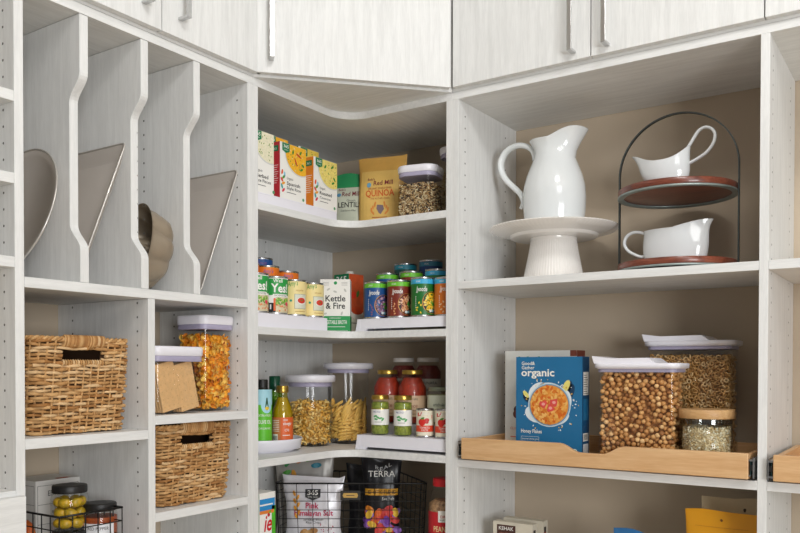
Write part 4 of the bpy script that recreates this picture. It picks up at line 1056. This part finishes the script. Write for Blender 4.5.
def art_back(mb, f, w, h):
    for (x, y, c_, rr) in ((-.052, h-.035, '2f8a45', 1.2), (-.012, h-.026, 'c9782d', .9), (.016, h-.02, '4d9a3a', .9), (.04, h-.045, '2c7f93', .1), (-.055, h-.07, '4d9a3a', .5), (-.048, h-.10, 'c23a3a', 2.6), (-.03, h-.075, 'd99a3c', 1.8), (-.04, h-.15, 'c23a3a', 1.5)): leaf(mb, f, x, y, .017, rr, M(c_, .5), .001)
snack('chip_bag', Vector((-1.594, 1.903)), .196, .055, .240, BAGW, 'white bag of pink salt chips at the front left of the wire basket', art_chip, 1, rot=.54)
snack('chip_bag', Vector((-1.680, 1.962)), .200, .055, .318, BAGG, 'silver bag with coloured leaves, standing behind the white chip bag', art_back, 3, rot=.54)
BAGK = M('17161a', .35, .1, var=.05, scale=9, bump=.3, name='black_film')
def art_terra(mb, f, w, h):
    mb.text(f, 'TERRA', .0, h-.052, .019, PRW, h=.001, width=.082, bold=.0); mb.text(f, 'REAL', .006, h-.030, .012, M('bdbdbd', .5), h=.001, width=.05)
    mb.rect(f, -.05, h-.108, .050, h-.088, M('d59a2a', .5), .001, n=12); mb.text(f, 'EXOTIC BLEND', .002, h-.103, .011, M('4a2f10', .5), h=.0016, width=.085, bold=.02)
    mb.text(f, 'Sea Salt', .02, h-.122, .009, PRW, h=.001); rnd = random.Random(6)
    for i in range(46):
        x, y = rnd.uniform(-.045, .05), h-.148-rnd.random()*.075; mb.disc(f, x, y, .015, .010, M(rnd.choice(('7a3fa0', 'e58a2a', 'f0c040', 'c9352f', 'e0662a', '9a6ac0', 'd94a48')), .45), .001+.00018*i, 12, rot=rnd.uniform(0, 3))
snack('chip_bag', Vector((-1.430, 2.032)), .126, .055, .300, BAGK, 'black bag of colourful vegetable chips at the right of the wire basket', art_terra, 5, rot=.60)
snack('chip_bag', Vector((-1.513, 2.080)), .150, .05, .262, BAGK, 'plain black snack bag behind the basket label plate', None, 7, rot=.5)
# carton by the left post, peanut jar by the right post
mb = MB(); mb.box((-.20, 0, 0), (0, .060, .252), PRW); f = flat((0, .03, 0), (0, 1, 0), (0, 0, 1)); g_ = flat((-.1, 0, 0), (1, 0, 0), (0, 0, 1))
LG = M('55b82f', .45)
mb.rect(f, .016, 0, .030, .215, LG); mb.rect(f, -.030, .205, .028, .236, M('2f8fd0', .45)); mb.rect(f, -.030, .196, .024, .205, M('e8863a', .45), .0006); mb.rect(f, -.03, .218, .02, .222, PRW, .0008)
mb.text(f, 'ie', .001, .150, .045, M('d4202c', .45), .0008, bold=.04, shear=.25, width=.030); mb.disc(f, .004, .192, .005, .005, RED, .0008); leaf(mb, f, .009, .199, .005, .8, LG, .0009); mb.text(f, 's', -.012, .12, .018, LG, .0008, bold=.02)
mb.rect(f, -.022, .05, .012, .085, GREEN, .0006); mb.rect(g_, -.1, 0, .1, .252, M('e8f0e2', .5))
o = obj('snack_box', mb, None, (-1.487, 1.555, Z4)); tag(o, 'white blue and green box with red script beside the left post, bottom corner shelf', 'food box')
def lab_pn(mb, r):
    f = cyl(r, 0, 0); band(mb, f, r, .10, .178, M('c5202a', .45), .0006); mb.rect(f, -.017, .150, .017, .182, PRW, .0010, n=6); mb.text(f, 'DRY', 0, .162, .008, RED, .0014); mb.text(f, 'ROASTED', 0, .155, .004, DK, .0014, width=.024)
    mb.text(f, 'PEANUTS', 0, .123, .016, M('efd9a0', .5), .0010, bold=.03, width=.062)
jar((-1.180, 1.985, Z4), .043, .270, 'peanut_jar', 'clear peanut jar with a red lid and red label beside the right post', M('8a5a3a', .6, var=.5, scale=110, col2='c49a70', name='peanuts'), M('d01f27', .35), .022, lab_pn, shoulder=.05, neck=.66, rot=-1.0, fillk=.84)
# ================================================================ right run contents
ZS = 1.6195+S
WC2 = M('f1ece6', .18, var=.01, coat=.4, name='cream_glazed_ceramic')
t = thing('cake_stand', 'white ribbed ceramic cake stand carrying the pitcher', 'cake stand', (-.891, 2.088, ZS))
rib = lambda a, z: 1+.012*abs(sin(a*32))
mb = MB().lathe([(.070, 0), (.083, 0), (.084, .003), (.082, .010)], WC2, 96, cap1=False).lathe([(.082, .010), (.0745, .046), (.067, .083), (.0625, .113)], WC2, 384, cap0=False, cap1=False, rf=rib).lathe([(.0625, .113), (.064, .118), (.064, .121)], WC2, 96, cap0=False)
obj('pedestal', mb, t, label='fluted pedestal')
scal = lambda a, z: 1+.005*abs(sin(a*45))
mb = MB().lathe([(.060, .1212), (.112, .1213), (.118, .123), (.121, .129)], WC2, 180, cap1=False)
mb.lathe([(.121, .129), (.150, .135), (.170, .141), (.1765, .147)], WC2, 360, cap0=False, cap1=False, rf=lambda a, z: 1+.0035*sin(a*90))
mb.lathe([(.1765, .147), (.1755, .1495), (.168, .1465), (.12, .1375), (.0, .1355)], WC2, 360, cap0=False, cap1=False, rf=lambda a, z: 1+(.0035*sin(a*90) if z > .14 else 0))
obj('plate', mb, t)
# pitcher
t = thing('pitcher', 'tall white glazed pitcher with a curled handle, standing on the cake stand', 'pitcher', (-.888, 2.085, ZS+.1362))
H = .252
prof = [(.060, 0), (.075, .001), (.0785, .006), (.0815, .03), (.0845, .065), (.0855, .095), (.0835, .125), (.077, .152), (.067, .178), (.0575, .200), (.0515, .216), (.0500, .227), (.0515, .238), (.0550, .247), (.0580, H)]
def pring(r, z, k=0, n=72):
    out = []
    for j in range(n):
        a = 2*pi*j/n; t_ = max(0, min(1, (z-.198)/(H-.198))); t_ = t_*t_*(3-2*t_)
        sp = max(0, cos(a)); bk = max(0, -cos(a))
        rr = r+t_*(.036*sp**2.6+.012*bk**2)-k; yy = 1-.10*t_*sp**.5
        zz = z+t_**1.5*(.030*sp**1.3-.012*sp**8+.002*bk**2-.002*(1-abs(cos(a))))
        out.append((rr*cos(a)+t_*.0*sp, rr*sin(a)*yy, zz))
    return out
mb = MB().loft([pring(r, z) for r, z in prof], CER, True, False)
mb.loft([pring(.0580, H), pring(.0576, H+.0016), pring(.0555, H+.0012), pring(.051, .246), pring(.046, .230), pring(.048, .205), pring(.06, .18), pring(.075, .14), pring(.080, .09), pring(.074, .01)], CER, False, True)
obj('body', mb, t)
hp = [(-.058, .206), (-.060, .222), (-.068, .238), (-.085, .250), (-.108, .256), (-.132, .252), (-.152, .238), (-.163, .214), (-.160, .188), (-.148, .166), (-.130, .147), (-.112, .130), (-.099, .114), (-.0925, .098), (-.093, .088), (-.102, .078)]
def smooth(P, n=6):
    P = [Vector(p) for p in P]; out = []
    for i in range(len(P)-1):
        p0, p1, p2, p3 = P[max(0, i-1)], P[i], P[i+1], P[min(len(P)-1, i+2)]
        for k in range(n):
            t_ = k/n; out.append(.5*((2*p1)+(p2-p0)*t_+(2*p0-5*p1+4*p2-p3)*t_*t_+(3*p1-3*p2+p3-p0)*t_**3))
    out.append(P[-1]); return out
hs_ = smooth([(x, 0, z) for x, z in hp]); nh = len(hs_)
mb = MB().tube(hs_, [.0084+.0022*sin(pi*i/nh)-(.0025 if i > nh-5 else 0) for i in range(nh)], CER, 14, flat=(.82, 1.25)); obj('handle', mb, t)

# two tier stand
RW = wood('5f2a1c', '8d4a33', 0, 'red_brown_tray_wood', .35, 12, .3); GM = M('9aa5a2', .40, .5, var=.15, scale=30, name='galvanised_metal'); GMD = M('565c5b', .45, .8, var=.1, scale=30, name='dark_strap_metal')
tx, ty = -.560, 2.092
t = thing('tiered_stand', 'two tier round wooden serving stand in an arched metal frame', 'serving stand', (tx, ty, ZS))
for zb, nm in ((.0095, 'tray'), (.197, 'tray')):
    tr = obj('tray', MB().lathe([(.126, zb+.004), (.1435, zb+.004), (.1445, zb+.0055), (.1445, zb+.0185), (.1435, zb+.020), (.001, zb+.020)], RW, 96), t, label='red brown wooden tray')
    mb = MB(); mb.lathe([(.1300, zb+.0038), (.1300, zb-.0005), (.1440, zb-.0010), (.1452, zb-.0005), (.1452, zb+.0038), (.1300, zb+.0038)], GM, 96, cap0=False, cap1=False); obj('tray_ring', mb, tr, label='galvanised rim ring')
def strap(mb, pts, w_, th, mat):
    rings = []
    P = [Vector(p) for p in pts]
    for i, p in enumerate(P):
        tn = (P[min(i+1, len(P)-1)]-P[max(0, i-1)]).normalized(); nn = Vector((tn.z, 0, -tn.x))
        rings.append([p+nn*th/2+Vector((0, -w_/2, 0)), p+nn*th/2+Vector((0, w_/2, 0)), p-nn*th/2+Vector((0, w_/2, 0)), p-nn*th/2+Vector((0, -w_/2, 0))])
    return mb.loft(rings, mat, smooth=False)
rs = .1475; pts = [(-rs, 0, .001), (-rs, 0, .10), (-rs, 0, .20), (-rs, 0, .262)]+[(-rs*cos(pi*i/40), 0, .262+.146*sin(pi*i/40)) for i in range(1, 40)]+[(rs, 0, .262), (rs, 0, .2), (rs, 0, .10), (rs, 0, .001)]
mb = strap(MB(), pts, .011, .003, GMD)
for s_ in (-1, 1):
    for z in (.010, .2105): mb.lathe([(.003, 0), (.003, .002), (.001, .003)], GM, 10); 
obj('arched_handle', mb, t, label='dark flat metal arch')

def gravy(name, loc, rot, label, a0, c0_, a1, c1, b0, b1, Hm, rise_s, rise_b, hpts, hr, pinch=.45, belly=.0, sx=1.6):
    """boat: local -x is the spout end"""
    t = thing(name, label, 'gravy boat', loc, rot); n = 64
    def ring(q, ins=0):
        out = []; k = q**.8; a = a0+(a1-a0)*k+belly*sin(pi*min(1, q*1.15)); b = b0+(b1-b0)*k+belly*.6*sin(pi*q); c = c0_+(c1-c0_)*q**.8
        a -= ins; b -= ins
        for j in range(n):
            th = 2*pi*j/n; cx, sn = cos(th), sin(th); sp = max(0, -cx); t_ = max(0, (q-.45)/.55)
            x = c+a*cx-q**9*.012*sp**3; y = b*sn*(1-pinch*t_*sp**1.3)
            z = q*(Hm+rise_s*sp**sx*q**3*(1-.25*sp**6)+rise_b*max(0, cx)**2.5*q**3)
            if q > .97: pass
            out.append((x, y, z))
        return out
    qs = [0, .02, .06, .12, .2, .3, .42, .55, .68, .8, .9, .97, 1]
    mb = MB().loft([ring(0, .004)]+[ring(q) for q in qs], CER, True, False)
    mb.loft([ring(1), ring(1, .0015), ring(.985, .004)]+[ring(q, .005) for q in (.9, .75, .55, .35, .2, .08)], CER, False, True)
    obj('body', mb, t)
    hh = smooth([(x, 0, z) for x, z in hpts]); obj('handle', MB().tube(hh, hr, CER, 12, flat=(.8, 1.2)), t); return t
gravy('gravy_boat', (-.592, 2.085, ZS+.2173), 0, 'white gravy boat with a raised loop handle on the upper wooden tier', .030, .016, .068, -.002, .021, .036, .070, .034, .034,
      [(.056, .094), (.066, .108), (.076, .124), (.087, .138), (.102, .143), (.117, .136), (.1245, .121), (.120, .100), (.105, .081), (.085, .069), (.060, .058)], .0050, belly=.007, sx=2.2)
gravy('gravy_boat', (-.562, 2.085, ZS+.0298), pi, 'white gravy boat with a round side handle on the lower wooden tier', .074, .000, .080, -.001, .030, .036, .086, .022, .000,
      [(.074, .080), (.090, .086), (.108, .087), (.124, .078), (.130, .060), (.121, .042), (.100, .028), (.082, .022), (.072, .028)], .0052, pinch=.5, sx=1.0, belly=.004)

# ---- on the maple tray
ZF = 1.1695
BLU = M('1f6d9c', .42, var=.02, name='cereal_box_blue'); BLD = M('174f78', .45)
mb = MB(); bw, bh, bd = .187, .265, .050
mb.box((-bw/2, 0, 0), (bw/2, bd, bh), BLU); f = flat((0, 0, 0), (1, 0, 0), (0, 0, 1)); g_ = flat((bw/2, bd/2, 0), (0, 1, 0), (0, 0, 1))
CR = M('f2efe6', .5)
mb.text(f, 'Good&', -.077, .2435, .0095, CR, .0006, bold=.02, align='L'); mb.text(f, 'Gather', -.077, .232, .0095, CR, .0006, bold=.02, align='L'); mb.text(f, 'organic', -.078, .214, .0205, CR, .0006, bold=.05, align='L', width=.095)
cx, cy = .003, .138
for (x, y, rx, ry, rr) in ((-.030, .172, .030, .022, .7), (-.040, .112, .028, .020, -.5), (.030, .105, .030, .018, .4), (0, .185, .03, .012, 0), (.045, .15, .02, .03, 0)): mb.disc(f, x, y, rx, ry, M('e3ebee', .5), .0004, 20, rot=rr)
for (x, y, s_, rr) in ((.052, .183, .022, 1.0), (-.062, .160, .016, 2.3), (.060, .172, .024, 1.2), (-.056, .152, .02, 2.6)): leaf(mb, f, x, y, s_, rr, M('123a5c', .5), .0003)
for (x, y, s_, rr) in ((.050, .188, .018, 1.1), (-.064, .165, .012, 2.3)): leaf(mb, f, x, y, s_, rr, M('e8dc7a', .5), .0007)
mb.disc(f, cx, cy, .060, .058, M('c9dbe4', .4), .0010, 48); mb.disc(f, cx, cy, .057, .055, M('6d98b3', .4), .0013, 48); mb.disc(f, cx, cy, .054, .052, M('e8963a', .5), .0016, 48)
rnd = random.Random(30)
for i in range(230):
    a = rnd.uniform(0, 2*pi); k = .050*sqrt(rnd.random()); mb.disc(f, cx+k*cos(a), cy+k*.97*sin(a), .0062, .0034, M(rnd.choice(('f2a548', 'e07f28', 'f7c06a', 'd96a1e', 'f0b45a')), .5), .0018+.00001*i, 8, rot=rnd.uniform(0, 3))
for (x, y, rr) in ((-.012, .140, .2), (.008, .130, 1.3), (.018, .145, 2.4)):
    mb.poly(f, [(x+.012*cos(rr)*p-.012*sin(rr)*q, y+.012*sin(rr)*p+.012*cos(rr)*q) for p, q in ((-1, .3), (-.6, .75), (0, .6), (.6, .75), (1, .2), (.5, -.5), (0, -1.1), (-.6, -.5))], M('e2504a', .45), .0045); mb.disc(f, x, y, .005, .004, M('f3a39a', .5), .0048)
for i in range(46):
    a = rnd.uniform(0, 2*pi); k = rnd.uniform(.064, .082); mb.disc(f, cx+k*cos(a)*1.0, cy+k*sin(a)*.9, rnd.choice((.0012, .002, .0028)), .0016, M(rnd.choice(('e8eef0', 'e8eef0', 'e6b64a')), .5), .0008, 6, rot=a)
mb.text(f, 'Honey Flakes', -.078, .062, .0105, CR, .0006, bold=.03, align='L', width=.060)
for (x0, y0, x1, y1) in ((-.078, .052, -.026, .0526), (-.078, .028, -.026, .0286), (-.078, .028, -.0774, .052), (-.0266, .028, -.026, .052)): mb.rect(f, x0, y0, x1, y1, CR)
mb.text(f, 'toasted whole grain', -.075, .044, .0045, CR, .0006, align='L'); mb.text(f, 'flakes with honey', -.075, .036, .0045, CR, .0006, align='L')
mb.disc(f, .074, .018, .0075, .0075, M('e9f1e6', .5), .0006); mb.disc(f, .074, .018, .0055, .0055, M('3f8a4a', .5), .0009)
mb.rect(g_, -.024, .0, .024, .264, BLD, .0002); mb.rect(g_, -.018, .165, .018, .225, CR, .0005)
for k in range(9): mb.rect(g_, -.016, .168+.006*k, .012-.004*(k % 3), .1695+.006*k, BLK, .0008)
mb.rect(g_, -.018, .10, .018, .155, BLU, .0005); mb.rect(g_, -.018, .045, .018, .066, CR, .0005); 
for k in range(8): mb.rect(g_, -.014+.0036*k, .048, -.0125+.0036*k, .063, BLK, .0008)
mb.rect(g_, -.018, .01, .018, .038, M('d9dde0', .5), .0005)
o = obj('cereal_box', mb, None, (-.8615, 1.988, ZF)); tag(o, 'blue cereal box with a bowl of golden flakes, in front on the maple tray', 'cereal box')
mb = MB(); bw, bh, bd = .214, .284, .060; BRN = M('7a3c2c', .5)
mb.box((-bw/2, 0, 0), (bw/2, bd, bh), M('dddcd5', .5)); f = flat((0, 0, 0), (1, 0, 0), (0, 0, 1)); g_ = flat((bw/2, bd/2, 0), (0, 1, 0), (0, 0, 1)); tp = flat((0, bd/2, bh), (1, 0, 0), (0, 1, 0))
mb.rect(g_, -bd/2, 0, bd/2, bh, BRN); mb.rect(f, .088, .268, .107, bh, BRN); mb.text(f, 'Multi', -.066, .235, .034, M('2f9a45', .5), .0008, bold=.05, align='L'); mb.disc(f, -.062, .118, .018, .014, M('4a2318', .5), .0006); mb.disc(f, -.070, .105, .012, .012, M('6b3424', .5), .0009); mb.disc(f, -.052, .10, .012, .010, M('35170f', .5), .0011); mb.text(f, 'CLUSTERS', -.090, .062, .007, M('c9482f', .5), .0008, align='L'); mb.rect(f, -.09, .04, -.02, .042, M('c9482f', .5), .0008)
o = obj('cereal_box', mb, None, (-.927, 2.082, ZF)); tag(o, 'white cereal box with a brown side, behind the blue cereal box', 'cereal box')

container((-.6205, 2.005, ZF), .192, .100, .261, .036, 'wide clear container of round brown cereal balls on the maple tray', flip=True, flare=.010, body_r=.016)
CB = [M(h_, .6, var=.15, scale=90) for h_ in ('c48d50', 'd6a466', 'b0783e', 'e6bc82', '9c6736')]
ov_b, of_b = ICO; mb = MB(); rnd = random.Random(40)
def pl(mb, x, y, z):
    s_ = .0065*rnd.uniform(.88, 1.08); mb.inst(ov_b, of_b, CB[rnd.choice((0, 0, 1, 1, 2, 3, 4))], Matrix.Translation((x, y, z)) @ Matrix.Diagonal((s_, s_, s_*.95, 1)))
fill(mb, rnd, .185, .093, .004, .230, .0120, pl, 2, topvar=.002, core=CB[4], md=.87)
stuff('cereal_balls', (-.6205, 2.005, ZF+.001), mb, 'round brown cereal balls filling the wide container', 'cereal')
container((-.535, 2.162, ZF), .205, .112, .319, .036, 'tall clear container of cereal rings at the back of the maple tray', flip=True, flare=.010, body_r=.018)
CRG = [M(h_, .65, var=.12, scale=90) for h_ in ('c99b5c', 'd8ad72', 'b08245', 'e2c08a')]
tv, tf = torus(.0048, .0020); mb = MB(); rnd = random.Random(41)
def pl(mb, x, y, z): mb.inst(tv, tf, CRG[rnd.choice((0, 0, 1, 2, 3))], Matrix.Translation((x, y, z)) @ rotm(rnd))
fill(mb, rnd, .196, .103, .005, .268, .0096, pl, 2, topvar=.004, core=CRG[2])
stuff('cereal_rings', (-.535, 2.162, ZF+.001), mb, 'tan cereal rings filling the tall rear container', 'cereal')
# glass jar with a wooden lid
t = thing('storage_jar', 'round glass jar of oats with a pale wooden lid, front right on the maple tray', 'jar', (-.463, 2.0, ZF)); r = .0585
obj('glass', MB().lathe([(r-.005, 0), (r, .004), (r, .116), (r-.0025, .116), (r-.0025, .006), (0.001, .006)], GLASS, 56, cap1=False), t)
BMB = wood('b98a55', 'd9b07c', 0, 'bamboo_lid', .45, 18)
obj('lid', MB().lathe([(r-.004, .1165), (.0620, .1165), (.063, .118), (.063, .1365), (.0615, .138)], BMB, 56), t, label='pale wooden lid'); obj('seal', MB().lathe([(r-.0028, .104), (r-.0028, .116)], clear((.9, .9, .88), 'silicone_seal', .15, .5), 48), t)
OT = [M(h_, .7, var=.1, scale=90) for h_ in ('f5e3bd', 'e6cfa0', 'fbf1da', 'cfb483')]
v, fo = octa(.0045, .0030, .0009, 6); mb = MB(); rnd = random.Random(43)
def pl(mb, x, y, z): mb.inst(v, fo, OT[rnd.choice((0, 0, 1, 2, 3))], Matrix.Translation((x, y, z)) @ rotm(rnd))
fill(mb, rnd, .109, .109, .008, .098, .0048, pl, 2, True, topvar=.003, core=OT[0])
stuff('rolled_oats', (-.463, 2.0, ZF), mb, 'pale rolled oats filling the wooden lidded jar', 'oats')

# ---- lowest visible shelf of the right cabinet
ZL = .76+S
def carton(x0, y0, w, d, h, label, dark):
    mb = MB(); mb.box((0, 0, 0), (w, d, h), M('d3cbb9', .55)); f = flat((0, 0, 0), (1, 0, 0), (0, 0, 1)); g_ = flat((w, 0, 0), (0, 1, 0), (0, 0, 1))
    if dark: mb.rect(f, .012, h-.05, .068, h-.008, M('4a2a22', .5)); mb.text(f, 'KEHAK', .040, h-.022, .010, PRW, .0008, bold=.02, width=.044); mb.text(f, 'CRACKERS', .040, h-.034, .005, M('c9806a', .5), .0008, width=.04)
    mb.rect(g_, .006, h-.06, .020, h-.016, M('2a2523', .5)); mb.rect(g_, .010, h-.04, .016, h-.03, M('b5452f', .5), .0008)
    o = obj('cracker_box', mb, None, (x0, y0, ZL)); tag(o, label, 'box')
carton(-1.028, 1.998, .118, .030, .2015, 'cream cracker box with a dark brown name panel, lowest visible right shelf', True)
carton(-1.022, 2.050, .120, .030, .204, 'cream box standing right behind the cracker box on the lowest visible right shelf', False)
def art_y(mb, f):
    mb.text(f, 'CRISPS', -.035, .205, .020, M('5a2a12', .5), .0010, bold=.03, width=.07, rot=.1); mb.disc(f, .0, .262, .0030, .0030, M('7a4a12', .5), .0010)
    mb.rect(f, -.06, .245, .06, .2462, M('c9861a', .5), .0010, n=10)
pouch('snack_pouch', (-.4300, 2.02, ZL), 0, .172, .055, .282, M('e9a31a', .35, var=.05, scale=12, bump=.2, name='yellow_film'), 'bright yellow pouch, front one at the right end of the lowest visible shelf', art_y, seed=3)
def art_k(mb, f): mb.disc(f, .024, .275, .0035, .0035, M('4a3a28', .5), .0010)
pouch('snack_pouch', (-.4200, 2.11, ZL), 0, .158, .05, .303, M('ddcba8', .5, var=.05, scale=12, bump=.2, name='kraft_film'), 'tan pouch behind the yellow pouch on the lowest visible shelf', art_k, seed=6)
pouch('snack_pouch', (-.640, 2.01, ZL), .1, .10, .045, .216, M('2f6ea6', .35, var=.05, scale=12, bump=.2, name='blue_film'), 'blue pouch whose top corner shows in the middle of the lowest visible shelf', None, seed=8, notch=-.12)
